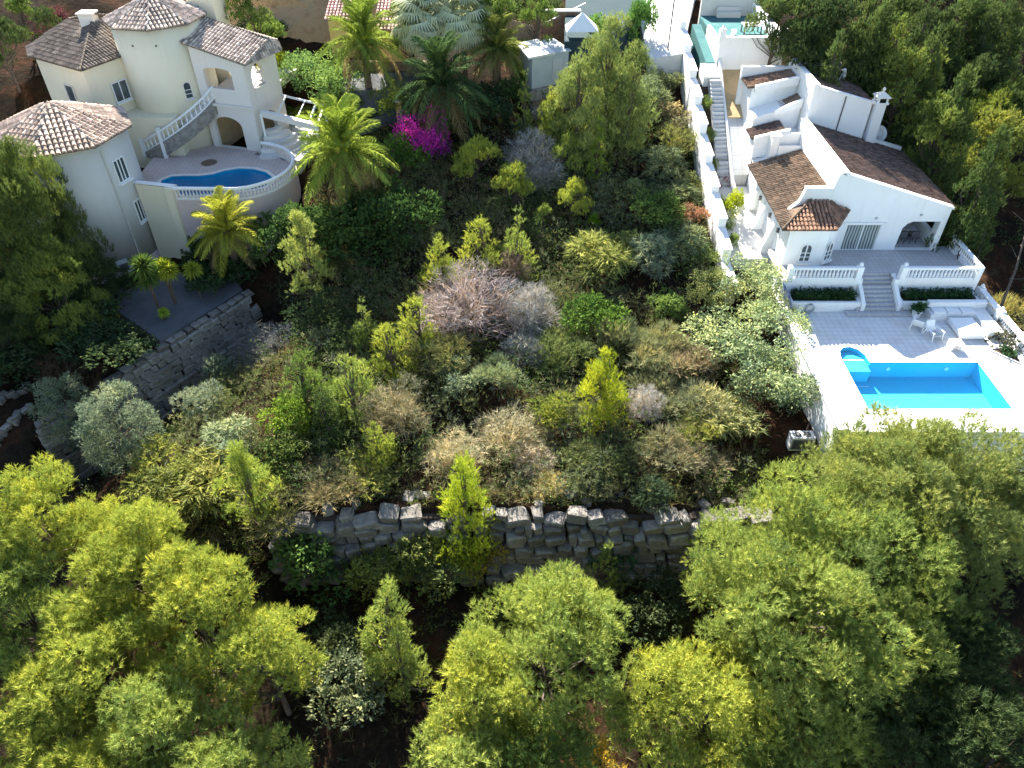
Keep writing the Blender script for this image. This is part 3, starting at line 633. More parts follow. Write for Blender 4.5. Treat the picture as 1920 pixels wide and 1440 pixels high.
# hose ring, blue cover
t = thing('garden_hose', 'coiled grey hose hanging on the left white planter', 'hose', (19.2, 39.7, .3))
m_ = MB()
for k, rr in enumerate((.25, .29, .27)): m_.tube([(19.2+rr*math.cos(a*PI/8), 39.66-.03*k, .32+rr*math.sin(a*PI/8)) for a in range(17)], .03, 5)
m_.build('coil', M['greymetal'], t); MB().box((19.1, 39.68, .5), (19.3, 39.749, .62)).build('bracket', M['metal'], t)
t = thing('blue_tarpaulin', 'blue plastic tarpaulin hanging beside the left planter at the deck edge', 'tarpaulin', (17.7, 40.3, 0))
g_ = MB(); gx = 7; pts_ = [(17.52+.33*j/2+.03*math.sin(i*1.7+j), 39.2+i*.28, 1.55-.5*j+.06*math.sin(i*2.1)) for i in range(gx) for j in range(4)]
g_.add(pts_, [(i*4+j, i*4+j+1, (i+1)*4+j+1, (i+1)*4+j) for i in range(gx-1) for j in range(3)]); g_.build('sheet', M['bluetarp'], t)
# pool machinery in the corner below the platform
t = thing('air_conditioner', 'grey outdoor air conditioning unit in the shade below the pool platform', 'air conditioner', (16.2, 29.9, -2.4))
MB().box((15.6, 29.5, -2.35), (16.9, 30.1, -1.35)).build('casing', M['greymetal'], t)
for x in (15.95, 16.5): MB().lathe([(.22, 0), (.22, .02), (.16, .03), (.16, .01), (.02, .01)], (x, 29.8, -1.349), 14).build('fan_grille', M['metal'], t)
MB().box((15.7, 29.47, -2.2), (16.8, 29.499, -1.5)).build('grille', M['metal'], t)

# ------------------------------------------------------------------ drive side of the villa
WS = thing('stepped_wall', 'long white boundary wall climbing in steps between the wild plot and the villa', 'wall', (14.7, 56, 2))
tips = [(68.4, 9.9), (65.2, 8.9), (62.0, 7.9), (58.9, 6.9), (56.0, 5.9), (52.9, 4.75), (49.9, 3.75), (46.7, 2.9), (44.3, 1.85)]
prev = 71.5
for i, (y, zt) in enumerate(tips):
    y1 = prev-.002; y0 = y
    mb = MB().prism([(14.35, y0), (14.9, y0), (14.9, y1), (14.35, y1)], min(zt-4, -1.0) if i > 6 else zt-4.2, [zt, zt, zt+.35, zt+.35]); sgm = mb.build('wall_segment', W, WS)
    MB().prism([(14.29, y0-.05), (14.96, y0-.05), (14.96, y1-.05), (14.29, y1-.05)], [zt+.002, zt+.002, zt+.352, zt+.352], [zt+.08, zt+.08, zt+.43, zt+.43]).build('coping', W, sgm)
    prev = y0
MB().box((14.35, 41.6, -1.6), (14.9, 44.298, 1.0)).build('wall_segment', W, WS)
t = thing('garden_steps', 'long narrow flight of grey steps climbing beside the stepped white wall', 'steps', (16.1, 57, 4))
NS = 26
for k in range(NS):
    y = 53.2+k*.3; z = 2.4+k*.208
    MB().box((15.75, y, z-.9), (16.65, y+.32, z)).build('step', M['concrete'] if k % 2 else M['slab'], t)
t = thing('garden_wall', 'thin low white wall between the grey steps and the paved side passage', 'wall', (16.8, 57, 4))
MB().prism([(16.7, 50.5), (16.88, 50.5), (16.88, 53), (16.7, 53)], 0, [2.2, 2.2, 2.7, 2.7]).build('wall_segment', W, t)
MB().prism([(16.7, 53.001), (16.88, 53.001), (16.88, 62.9), (16.7, 62.9)], 0, [2.7, 2.7, 8.6, 8.6]).build('wall_segment', W, t)
d = MB().prism([(16.881, 53.5), (18.09, 53.5), (18.09, 58), (16.881, 58)], 0, [3.0, 3.0, 5.6, 5.6]).build('side_passage', M['slab']); tag(d, kind='structure')
d = MB().prism([(14.95, 45), (18.0, 45), (18.0, 53.2), (14.95, 53.2)], -1, [.75, .75, 2.2, 2.2]).build('side_path', M['concrete']); tag(d, kind='structure')
d = MB().prism([(16.881, 58.001), (20.5, 58.001), (20.5, 63), (16.881, 63)], 3, [5.7, 5.7, 7.7, 7.7]).build('gravel_bed', M['gravel']); tag(d, kind='structure')
d = MB().prism([(14.95, 53.201), (15.75, 53.201), (15.75, 61.2), (14.95, 61.2)], 0, [1.9, 1.9, 7.1, 7.1]).build('planting_strip', M['soil']); tag(d, kind='structure')
# upper terrace with the teal floor
t = thing('walled_terrace', 'high white walled terrace with a teal painted floor behind the villa', 'terrace', (19, 67, 7))
MB().box((16.6, 63.0, 4.5), (21.9, 63.35, 10.1)).build('front_wall', W, t); MB().box((16.5, 62.93, 10.102), (22.0, 63.42, 10.2)).build('coping', W, t)
MB().box((21.55, 63.351, 4.5), (21.9, 72.6, 10.3)).build('side_wall', W, t); MB().box((16.9, 72.61, 4.5), (21.9, 72.95, 10.9)).build('back_wall', M['palewall'], t)
MB().box((16.6, 63.351, 7), (16.9, 68, 9.75)).build('side_wall', W, t)
MB().box((16.905, 63.36, 6.5), (21.54, 72.6, 9.3)).build('floor', M['teal'], t)
for x, y in ((16.75, 63.2), (21.72, 63.2), (21.72, 67.6), (21.72, 72.6)):
    p = MB().box((x-.24, y-.24, 9.8), (x+.24, y+.24, 10.75)); finial(p, x, y, 10.75, .15); p.build('post', W, t)
MB().box((17.6, 63.5, 9.302), (17.95, 63.85, 10.55)).build('pillar', W, t)
d = MB().prism([(15.75, 63.0), (16.5, 63.0), (16.5, 70), (15.75, 70)], 7.2, [8.25, 8.25, 9.28, 9.28]).build('teal_ramp', M['teal']); tag(d, kind='structure')
d = MB().prism([(15.3, 61.05), (16.58, 61.05), (16.58, 62.99), (15.3, 62.99)], 5, [7.75, 7.75, 8.2, 8.2]).build('upper_landing', M['concrete']); tag(d, kind='structure')
t = thing('garden_table', 'grey table standing on the teal terrace floor', 'table', (20.2, 67.2, 9.3))
MB().box((19.4, 66.7, 9.95), (21.0, 67.9, 10.02)).build('tabletop', M['greymetal'], t)
for a, b in ((19.5, 66.8), (20.9, 66.8), (19.5, 67.8), (20.9, 67.8)): MB().box((a-.05, b-.05, 9.3), (a+.05, b+.05, 9.949)).build('leg', M['metal'], t)
t = thing('garden_bench', 'pale bench along the back wall of the teal terrace', 'bench', (19.3, 72.2, 9.3))
MB().box((18.3, 71.9, 9.3), (20.4, 72.5, 9.75)).build('seat', M['palewall'], t); MB().box((18.3, 72.4, 9.752), (20.4, 72.5, 10.1)).build('backrest', M['palewall'], t)
# drive and lamp post at the top
dp = [at(1216, 112, 7.6), at(1280, 100, 8.2), at(1296, 20, 9.3), at(1310, -40, 10.5), at(1225, -40, 10.5), at(1200, 40, 9.0)]
mb = MB(); mb.prism([(p[0], p[1]) for p in dp], 4, [p[2] for p in dp]); d = mb.build('driveway', M['concrete']); tag(d, kind='structure')
lp = at(1252, 95, 8.3)
t = thing('lamp_post', 'thin dark lamp post on the white drive beside the stepped wall', 'lamp post', lp)
MB().tube([lp, (lp[0], lp[1], lp[2]+4.2)], .06, 6).build('post', M['metal'], t); MB().lathe([(.05, 0), (.16, .05), (.2, .35), (.08, .5), (.02, .55)], (lp[0], lp[1], lp[2]+4.2), 8).build('lantern', M['metal'], t)
# ------------------------------------------------------------------ cream villa on the left
K = M['cream']; KT = M['creamtrim']
L = thing('cream_villa', 'large cream villa with a round tower and pale tiled roofs above a kidney pool', 'house', (-27, 57, 3))
LB = [300]
pale = (.54, .46, .41); greyb = (.24, .20, .17); warm = (.56, .45, .38)
rl = MB().box((-27.2, 61, 12.2), (-27.0, 61.2, 12.25)).build('roof', M['tilej'], L, pale)
def poly_roof(c, r, zeave, zapex, n, a0, color, budget, seed, wd=.27, ln=.42, hip=.10):
    P = [(c[0]+r*math.cos(a0+2*PI*k/n), c[1]+r*math.sin(a0+2*PI*k/n), zeave) for k in range(n)]; A = (c[0], c[1], zapex)
    order = sorted(range(n), key=lambda k: P[k][1]+P[(k+1) % n][1])
    for k in order: tile_plane(rl, [P[k], P[(k+1) % n], A], (0, 1), color, budget, wd, ln, seed+k)
    for k in range(n): ridge(rl, P[k], A, hip, color, 'hip_cap')
# round tower
TC = (-27.1, 61.2)
def facade_face(name, mb, m):
    o = mb.build(name, m, L); [setattr(p, 'use_smooth', True) for p in o.data.polygons if abs(p.normal.z) < .5]; return o
facade_face('tower_wall', MB().lathe([(3.3, 0), (3.3, 10.2)], (TC[0], TC[1], 2), 48), K)
poly_roof(TC, 3.75, 12.15, 13.7, 8, math.radians(-78), pale, [0], 20, .30, .45)
for a in (-105, -75):
    r_ = math.radians(a); MB().tube([(TC[0]+3.29*math.cos(r_), TC[1]+3.29*math.sin(r_), 11.0), (TC[0]+3.36*math.cos(r_), TC[1]+3.36*math.sin(r_), 11.0)], .07, 8).build('wall_vent', M['metal'], L)
r_ = math.radians(-52); window(L, (TC[0]+3.28*math.cos(r_), TC[1]+3.28*math.sin(r_), 7.0), r_, .5, 1.15, .25, 0, 'creamtrim', 'glass', True, True)
# round lower wing
WC = (-31.3, 50.5)
facade_face('wing_wall', MB().lathe([(4.2, 0), (4.2, 9.1)], (WC[0], WC[1], -1.4), 56), M['palewall'])
facade_face('wing_plinth', MB().lathe([(4.26, 0), (4.26, 3.6)], (WC[0], WC[1], -5.0), 56), M['pinkwall'])
facade_face('wing_cornice', MB().lathe([(4.2, 0), (4.42, .12), (4.42, .2)], (WC[0], WC[1], 7.45), 56), KT)
poly_roof(WC, 4.85, 7.7, 9.55, 8, math.radians(-38), warm, LB, 40, .34, .46)
for a, z in ((-17, 4.6), (-10, 1.3)):
    r_ = math.radians(a); window(L, (WC[0]+4.17*math.cos(r_), WC[1]+4.17*math.sin(r_), z), r_, .95, 1.5, 0, 2, 'white', 'glass', True)
r_ = math.radians(-31); MB().tube([(WC[0]+4.27*math.cos(r_), WC[1]+4.27*math.sin(r_), z) for z in (7.2, 3, -4)], .06, 6).build('downpipe', M['palewall'], L)
# block behind the tower, corner towards the pool
ex = MB().prism([(-31.4, 56.3), (-28.6, 61.6), (-33.0, 66.5), (-37.6, 61.5), (-36.3, 59.3)], 2, 9.9); ex.build('block_wall', K, L)
MB().box((-31, 57, 1.5), (-26, 63, 6.0)).build('link_wall', K, L)
tile_plane(rl, [(-31.35, 55.95, 9.85), (-28.3, 61.5, 9.95), (-31.0, 63.5, 11.6), (-32.3, 61.6, 11.6)], (0, 1), greyb, [0], .26, .42, 61)
tile_plane(rl, [(-31.35, 55.95, 9.86), (-36.8, 59.3, 9.86), (-35.0, 63.4, 11.4), (-32.3, 61.6, 11.6)], (0, 1), greyb, [0], .26, .42, 62)
tile_plane(rl, [(-36.8, 59.3, 9.86), (-38.0, 61.5, 9.86), (-35.0, 63.4, 11.4)], (0, 1), greyb, [0], .26, .42, 63)
tile_plane(rl, [(-31.0, 63.5, 11.6), (-32.3, 61.6, 11.6), (-35.0, 63.4, 11.4), (-33, 66.8, 10.2)], (2, 3), greyb, [0], .26, .42, 64)
ridge(rl, (-31.35, 55.95, 9.95), (-32.3, 61.6, 11.68), .1, greyb, 'hip_cap')
cm = MB().box((-33.2, 61.6, 10.5), (-32.1, 62.5, 12.2)).build('chimney', KT, L); MB().box((-33.3, 61.5, 12.202), (-32.0, 62.6, 12.3)).build('chimney_cap', KT, cm)
dirr = math.atan2(-2.8, 5.3)  # outward normal of the right face
window(L, (-30.22, 58.5, 6.9), math.atan2(-2.8, 5.3), 1.25, 1.35, 0, 1, 'white', 'glass', True, False, .03)
window(L, (-33.6, 57.65, 7.1), math.atan2(-4.9, -3.0), .9, 1.15, 0, 0, 'creamtrim', 'glass', True, False, .03)
# loggia wing
lg = [(-24.3, 58.9), (-20.1, 57.7)]
u = Vector((lg[1][0]-lg[0][0], lg[1][1]-lg[0][1])); UL = u.length
low = arch_pts(.55, 3.05, 3.02, 5.55, .75); up = arch_pts(.75, 3.2, 7.75, 9.3, .3)
panel('loggia_wall', lg[0], lg[1], [(0, 2), (UL, 2), (UL, 9.75), (0, 10.9)], .35, [low, up], KT, L)
sd_ = Vector((.28, 1.0)).normalized(); q = (lg[1][0]+sd_.x*4.6, lg[1][1]+sd_.y*4.6)
panel('loggia_wall', (lg[1][0]+sd_.x*.02, lg[1][1]+sd_.y*.02), q, [(0, 2), (4.6, 2), (4.6, 9.9), (0, 9.75)], .35, [arch_pts(.9, 3.0, 3.3, 5.6, .7), arch_pts(.8, 2.6, 7.6, 9.35, .8)], KT, L)
MB().prism([(-24.2, 59.3), (-20.2, 58.1), (-18.4, 66.0), (-23.3, 67.0)], 6.3, 6.8).build('loggia_floor', KT, L)
MB().prism([(-24.32, 58.62), (-19.98, 57.4), (-19.92, 57.66), (-24.28, 58.86)], 6.45, 6.62).build('string_course', KT, L)
panel('back_wall', (-24.2, 62.9), (-19.3, 61.9), [(0, 2), (5, 2), (5, 6.29), (0, 6.29)], .3, [[(.6, 3.05), (1.75, 3.05), (1.75, 4.15), (.6, 4.15)]], M['woodgold'], L)
MB().prism([(-24.28, 59.3), (-24.0, 59.2), (-23.0, 62.8), (-23.3, 62.9)], 2, 6.29).build('back_wall', M['woodgold'], L)
tile_plane(rl, [(-24.7, 58.75, 11.0), (-19.75, 57.3, 9.8), (-18.6, 60.5, 10.75), (-24.4, 62.2, 12.0)], (0, 1), pale, [0], .26, .42, 71)
tile_plane(rl, [(-18.6, 60.5, 10.75), (-24.4, 62.2, 12.0), (-24.1, 63.9, 11.2), (-18.5, 62.4, 10.1)], (2, 3), pale, [0], .26, .42, 72)
tile_plane(rl, [(-19.75, 57.3, 9.8), (-18.0, 61.0, 9.75), (-18.6, 60.5, 10.75)], (0, 1), pale, [0], .26, .42, 73)
tile_plane(rl, [(-18.0, 61.0, 9.75), (-18.5, 62.4, 10.1), (-18.6, 60.5, 10.75)], (0, 1), pale, [0], .26, .42, 74)
ridge(rl, (-18.6, 60.5, 10.8), (-24.4, 62.2, 12.05), .1, greyb, 'ridge_cap')
MB().box((-25.4, 63.6, 6), (-23.4, 66.5, 13.6)).build('rear_wall', K, L)
d = MB().prism([(-25.5, 63.35), (-18.0, 62.4), (-17, 68), (-25, 69)], 1.5, 3.0).build('added_rear_slab', M['concrete']); tag(d, kind='structure')  # pale slab added so the opening in the loggia back wall shows bright
# ------------------------------------------------------------------ curved outside staircase
t = thing('curved_staircase', 'curved outside staircase with white balusters winding round the cream tower', 'staircase', (-27, 56.5, 3))
NSTEP = 22; A0, A1 = math.radians(-117), math.radians(-32)
def cp(a, r, z): return (TC[0]+r*math.cos(a), TC[1]+r*math.sin(a), z)
for k in range(NSTEP):
    a, b = A0+(A1-A0)*k/NSTEP, A0+(A1-A0)*(k+1.15)/NSTEP; z = 3+3.75*(k+1)/NSTEP
    MB().prism([cp(a, 3.32, 0)[:2], cp(a, 4.55, 0)[:2], cp(b, 4.55, 0)[:2], cp(b, 3.32, 0)[:2]], max(2.9, z-.9), z).build('step', KT, t)
sw = MB(); n_ = 24
vs = []
for k in range(n_+1):
    a = A0+(A1-A0)*k/n_; z = 3+3.75*(k+.6)/n_
    vs += [cp(a, 4.56, max(2.9, z-1.0)), cp(a, 4.56, z+.12), cp(a, 4.74, z+.12), cp(a, 4.74, max(2.9, z-1.0))]
sw.add(vs, [(i*4+j, i*4+(j+1) % 4, i*4+4+(j+1) % 4, i*4+4+j) for i in range(n_) for j in range(4)]); sw.build('stringer', M['greystone'], t)
for dz, rr, nm in ((.95, .08, 'handrail'), (.18, .06, 'bottom_rail')):
    MB().tube([cp(A0+(A1-A0)*k/n_, 4.65, 3+3.75*(k+.6)/n_+dz) for k in range(n_+1)], rr, 6).build(nm, M['white'], t)
balS = baluster_mesh(.72, .06, M['white'])
for k in range(17):
    f = (k+.5)/17; a = A0+(A1-A0)*f; place('baluster', balS, t, cp(a, 4.65, 3.25+3.75*f+.05))
for f in (0, .28):
    a = A0+(A1-A0)*f; x, y, z = cp(a, 4.65, 3+3.75*f); MB().box((x-.13, y-.13, 2.9), (x+.13, y+.13, z+1.35)).build('newel_post', M['white'], t)
# ------------------------------------------------------------------ kidney pool deck
cx, cy = -20.6, 53.1
arc = [(cx+4.0*math.cos(math.radians(a)), cy+4.0*math.sin(math.radians(a))) for a in range(-75, 91, 11)]
dk = [(-28.3, 50.4), (-26.3, 49.9), (-24.2, 49.3)]+arc+[(-20.4, 58.0), (-24.4, 59.2), (-28.5, 58.5)]
kid = []
for px, py in ((297, 349), (304, 338), (322, 331), (345, 330), (372, 330), (398, 327), (422, 320), (448, 316), (475, 317), (498, 323), (510, 332), (509, 342), (497, 350), (478, 355), (455, 358), (430, 361), (400, 364), (372, 367), (348, 369), (336, 364), (333, 356), (318, 357), (305, 355)):
    kid.append(at(px, py, 3)[:2])
kid = kid[::-1]
d = plate('cream_pool_deck', dk, [expand(kid, .1)], 3.0, .4, M['pinkdeck']); tag(d, kind='structure')
t = thing('swimming_pool', 'dark blue kidney shaped pool on the deck of the cream villa', 'swimming pool', (-22, 52, 3))
n = len(kid); MB().add([(x, y, 2.985) for x, y in kid]+[(x, y, 1.6) for x, y in kid], [(i, n+i, n+(i+1) % n, (i+1) % n) for i in range(n)]+[tuple(range(n, 2*n))]).build('basin', M['pooldeep'], t)
kc = (sum(p[0] for p in kid)/n, sum(p[1] for p in kid)/n)
off = []
for i in range(n):
    a, b = Vector(kid[i-1]), Vector(kid[(i+1) % n]); tv = (b-a).normalized(); nv = Vector((tv.y, -tv.x)); p = Vector(kid[i])
    if inpoly(p+nv*.12, kid): nv = -nv
    off.append(tuple(p+nv*.28))
plate('coping', off, [kid], 3.05, .05, KT, t)
MB().add([(x, y, 2.86) for x, y in kid], [tuple(range(n))]).build('water', M['water2'], t)
for k in range(3):
    a = at(312+k*12, 340+k*3, 2.6-.25*k); MB().box((a[0]-.25, a[1]-1.0, 1.6), (a[0]+.25, a[1]+.7, 2.65-.25*k), rz=-.5).build('pool_step', M['poolblue'], t)
t = thing('deck_wall', 'pinkish cream retaining wall under the curved end of the kidney pool deck', 'wall', (-20, 50, -2))
m_ = MB(); P2 = [(-24.2, 49.3)]+arc[:12]; vs = []
for x, y in P2:
    vx, vy = (x-cx), (y-cy); l = math.hypot(vx, vy)
    vs += [(x, y, -3.2), (x, y, 3.1), (x+vx/l*.25, y+vy/l*.25, 3.1), (x+vx/l*.3, y+vy/l*.3, -3.2)]
m_.add(vs, [(i*4+j, i*4+(j+1) % 4, i*4+4+(j+1) % 4, i*4+4+j) for i in range(len(P2)-1) for j in range(4)]); m_.build('wall_face', M['pinkwall'], t)
MB().box((-27.0, 49.55, -3.2), (-24.25, 49.9, 4.0), rz=-.22).build('parapet', K, t); MB().box((-24.6, 48.95, -3.2), (-24.0, 49.75, 4.05), rz=-.2).build('pier', K, t)
MB().box((-27.05, 49.5, 4.06), (-24.0, 49.9, 4.12), rz=-.22).build('coping', M['white'], t)
t = thing('balustrade', 'curved white balustrade round the end of the kidney pool', 'balustrade', (-19, 51, 3.1))
P3 = [(-24.0, 49.32)]+arc[:15]
P3 = [(x+(x-cx)/math.hypot(x-cx, y-cy)*.12, y+(y-cy)/math.hypot(x-cx, y-cy)*.12) for x, y in P3]
MB().tube([(x, y, 3.98) for x, y in P3], .13, 6).build('handrail', M['white'], t); MB().tube([(x, y, 3.16) for x, y in P3], .1, 6).build('plinth', KT, t)
balK = baluster_mesh(.72, .075, KT)
for a, b in zip(P3[:-1], P3[1:]): balusters(t, balK, a, b, .24, 3.2)
t = thing('mosaic_circle', 'round stone inlay in the paving behind the kidney pool', 'paving inlay', (*at(392, 305, 3.0)[:2], 3.0))
p = at(392, 305, 3); MB().lathe([(.62, .004), (.62, .012), (.45, .013), (.2, .014), (.02, .014)], p, 24).build('stone_disc', M['brownstone'], t)
# lower garden paving
gp = [at(205, 575, -1.7), at(300, 640, -1.7), at(420, 568, -1.7), at(455, 545, -1.7), at(430, 512, -1.7), at(310, 515, -1.7), at(235, 548, -1.7)]
d = MB().prism([(p[0], p[1]) for p in gp], -2.9, -1.6).build('garden_paving', M['road']); tag(d, kind='structure')
t = thing('house_ac_unit', 'pale air conditioning unit on the pink base of the round wing', 'air conditioner', (-28.6, 47.2, -1.2))
MB().box((-28.7, 46.55, -1.3), (-27.9, 47.1, -.55), rz=.75).build('casing', M['greymetal'], t); MB().box((-28.6, 46.5, -1.2), (-28.0, 46.56, -.65), rz=.75, c=(-28.3, 46.8)).build('grille', M['metal'], t)
for i, (px, py, hh) in enumerate(((213, 545, .8), (228, 556, .6))):
    p = at(px, py, -1.9); t = thing('plant_pot', ('dark plant pot against the pink house base, nearer the house', 'dark plant pot against the pink house base, nearer the path')[i], 'plant pot', p)
    MB().lathe([(.16, 0), (.24, hh*.8), (.28, hh*.82), (.28, hh), (.2, hh), (.02, hh-.05)], p, 10).build('pot', M['metal'], t)
# pergola and curved steps
t = thing('pergola', 'white open pergola frame beside the loggia of the cream villa', 'pergola', (-17, 59, 3.5))
A, B, Cc, D = (-20.1, 62.6), (-15.0, 59.7), (-14.7, 55.1), (-19.6, 57.9)
def beam(a, b, z, r=.1, nm='beam', zb=None): MB().tube([(a[0], a[1], z), (b[0], b[1], z if zb is None else zb)], r, 4).build(nm, M['white'], t)
beam(A, B, 6); beam(B, Cc, 6.0); beam((B[0]-.7, B[1]+.4), (Cc[0]-.7, Cc[1]+.4), 6.05, .09); beam((A[0]+1.6, A[1]-.9), (D[0]+1.4, D[1]-.75), 6.05, .08); beam((A[0]+3.4, A[1]-1.9), (D[0]+3.1, D[1]-1.7), 6.05, .05)
for p in (A, B, Cc, D): beam((p[0], p[1]), (p[0], p[1]), 2.6, .1, 'post', 6.0)
MB().prism([D, Cc, (Cc[0]+.1, Cc[1]+.42), (D[0]+.1, D[1]+.42)], 5.75, 6.2).build('beam', KT, t)
t = thing('curved_steps', 'fan of curved stone steps going down from the loggia to the garden', 'steps', (-18.3, 57.6, 3))
for k in range(5):
    r = 1.1+.5*k; zt = 4.5-.3*k; pts_ = [(-19.6+r*math.cos(math.radians(a)), 59.3+r*math.sin(math.radians(a))) for a in range(-95, 6, 10)]; pin = [(-19.6+(r-.6)*math.cos(math.radians(a)), 59.3+(r-.6)*math.sin(math.radians(a))) for a in range(5, -96, -10)]
    MB().prism(pts_+pin, 2.3, zt).build('step', KT if k % 2 else M['concrete'], t)
d = MB().prism([at(500, 285, 3.2)[:2], at(560, 300, 3.2)[:2], at(625, 235, 3.6)[:2], at(560, 220, 3.6)[:2]], 1.5, 3.15).build('garden_path', M['concrete']); tag(d, kind='structure')
# garden retaining wall under the bougainvillea
t = thing('garden_wall', 'plain grey wall along the garden path beside the bougainvillea', 'wall', (-12, 56, 3))
a, b = at(655, 245, 4.4), at(748, 205, 5.2)
panel('wall_face', a[:2], b[:2], [(0, 0), ((Vector(b[:2])-Vector(a[:2])).length, 0), ((Vector(b[:2])-Vector(a[:2])).length, 5.2), (0, 4.4)], .35, [], M['road'], t)
t = thing('ochre_pillar', 'slim ochre pillar at the end of the grey garden wall', 'pillar', (b[0], b[1], 2))
MB().box((b[0]-.2, b[1]-.3, 1.5), (b[0]+.25, b[1]+.15, 5.9)).build('shaft', M['ochre'], t); MB().box((b[0]-.28, b[1]-.38, 5.902), (b[0]+.33, b[1]+.23, 6.0)).build('cap', KT, t)

# ------------------------------------------------------------------ stones
def stone_protos(m, n, seed, bev=.22):
    out = []; rng = random.Random(seed)
    for k in range(n):
        bm = bmesh.new(); bmesh.ops.create_cube(bm, size=1)
        for v in bm.verts: v.co += Vector((rng.uniform(-.17, .12), rng.uniform(-.12, .1), rng.uniform(-.18, .13)))
        bmesh.ops.bevel(bm, geom=bm.edges[:], offset=bev*rng.uniform(.7, 1.1), segments=1, affect='EDGES', clamp_overlap=True)
        for v in bm.verts: v.co += Vector((rng.uniform(-.03, .03), rng.uniform(-.05, .03), rng.uniform(-.03, .03)))
        me = bpy.data.meshes.new('boulder'); bm.to_mesh(me); bm.free(); me.materials.append(m); out.append(me)
    return out
SP = stone_protos(M['stone'], 10, 3, .15); GP = stone_protos(M['greystone'], 6, 9, .10)
rng = random.Random(21)
t = thing('boulder_wall', 'dry retaining wall of big grey boulders across the middle of the wild plot', 'stone wall', (0, 25, -6.6))
MB().prism([(-12.4, 25.0), (12.6, 25.0), (12.6, 25.9), (-12.4, 25.9)], -8, [-2.75, -2.75, -2.6, -2.6]).build('earth_core', M['darkcore'], t)
z = -2.3; row = 0; nb = 0
while z > -6.6:
    h = rng.uniform(.52, .76); x = -12.6+rng.uniform(-.3, .2)
    while x < 12.6:
        wd = rng.choice((rng.uniform(.4, .7), rng.uniform(.7, 1.15), rng.uniform(1.0, 1.5))); k = rng.random()
        if row == 0 and k < .3: x += wd*.8; continue
        hh = h*rng.uniform(.78, 1.2); nb += 1
        if nb < 262: place('boulder', rng.choice(SP), t, (x+wd/2, 25.05-row*.15+rng.uniform(-.22, .15), z-h/2+rng.uniform(-.12, .1)+(rng.uniform(-.38, .2) if row == 0 else 0)), rng.uniform(-.25, .25), (wd*.99, .9, hh), rx=rng.uniform(-.25, .2), ry=rng.uniform(-.2, .2))
        x += wd*rng.uniform(.97, 1.08)
    z -= h*.96; row += 1
for k in range(34):
    x = rng.uniform(-12, 11.5); place('boulder', rng.choice(SP), t, (x, rng.uniform(23.4, 24.4) if k % 2 else rng.uniform(25.4, 26.4), -6.6 if k % 2 else -2.4), rng.uniform(0, 3), (rng.uniform(.3, .8), rng.uniform(.3, .6), rng.uniform(.25, .5)))
# grey stone garden wall in the shade
t = thing('grey_stone_wall', 'long shaded grey masonry wall below the garden of the cream villa', 'stone wall', (-22, 37, -4))
a = Vector((*GWA, 0))-Vector((*_gd, 0))*2.5; b = Vector((*GWB, 0))+Vector((*_gd, 0))*1.0; dd = (b-a).normalized(); nn = Vector((dd.y, -dd.x, 0)); LL = (b-a).length
ang = math.atan2(dd.y, dd.x)
def gtop(s_): return -2.6+1.0*min(1, max(0, s_/LL))
q = [a+nn*.05, b+nn*.05, b-nn*.5, a-nn*.5]
MB().prism([(p.x, p.y) for p in q], -9.5, [gtop(0)-.15, gtop(LL)-.15, gtop(LL)-.15, gtop(0)-.15]).build('wall_core', M['darkcore'], t)
cnt = 0
for rw in range(10):
    s_ = rng.uniform(-.4, 0)
    while s_ < LL-.3:
        wd = rng.uniform(.5, 1.05); hh = .50; p = a+dd*(s_+wd/2)+nn*(.12+rng.uniform(-.06, .06)+(.22 if rw > 4 else 0)+(.2 if rw > 7 else 0)); zz = gtop(s_)-.25-rw*.51
        if cnt < 280: place('stone', rng.choice(GP), t, (p.x, p.y, zz), ang+rng.uniform(-.05, .05), (wd*.97, .4, hh*rng.uniform(.88, .98)), rx=rng.uniform(-.06, .06)); cnt += 1
        s_ += wd
s_ = 0
while s_ < LL-.2:
    wd = rng.uniform(.4, .8); p = a+dd*(s_+wd/2)-nn*.12; place('coping_stone', rng.choice(SP), t, (p.x, p.y, gtop(s_)+.08), ang+rng.uniform(-.3, .3), (wd*.95, .6, .3)); s_ += wd*rng.uniform(1, 1.15)
# low broken terrace edges on the left
for i, (pa, pb, zz, lab) in enumerate((((0, 778), (66, 748), -3.6, 'lower line of stones edging the dark terraced ground'), ((0, 845), (70, 790), -4.1, 'lowest line of stones beside the grey footpath'), ((0, 668), (78, 645), -2.7, 'pale heap of stones under the dark trees'))):
    A_, B_ = Vector(at(*pa, zz)), Vector(at(*pb, zz)); t = thing('stone_edging', lab, 'stone edging', tuple(A_), 'lines of stones on the left bank')
    nst = 9
    for k in range(nst):
        p = A_+(B_-A_)*(k/(nst-1)); zz2 = float(zg(p.x, p.y)); place('stone', rng.choice(SP), t, (p.x+rng.uniform(-.1, .1), p.y+rng.uniform(-.15, .15), zz2+.12), rng.uniform(0, 3), (rng.uniform(.35, .75), rng.uniform(.3, .5), rng.uniform(.3, .5)))

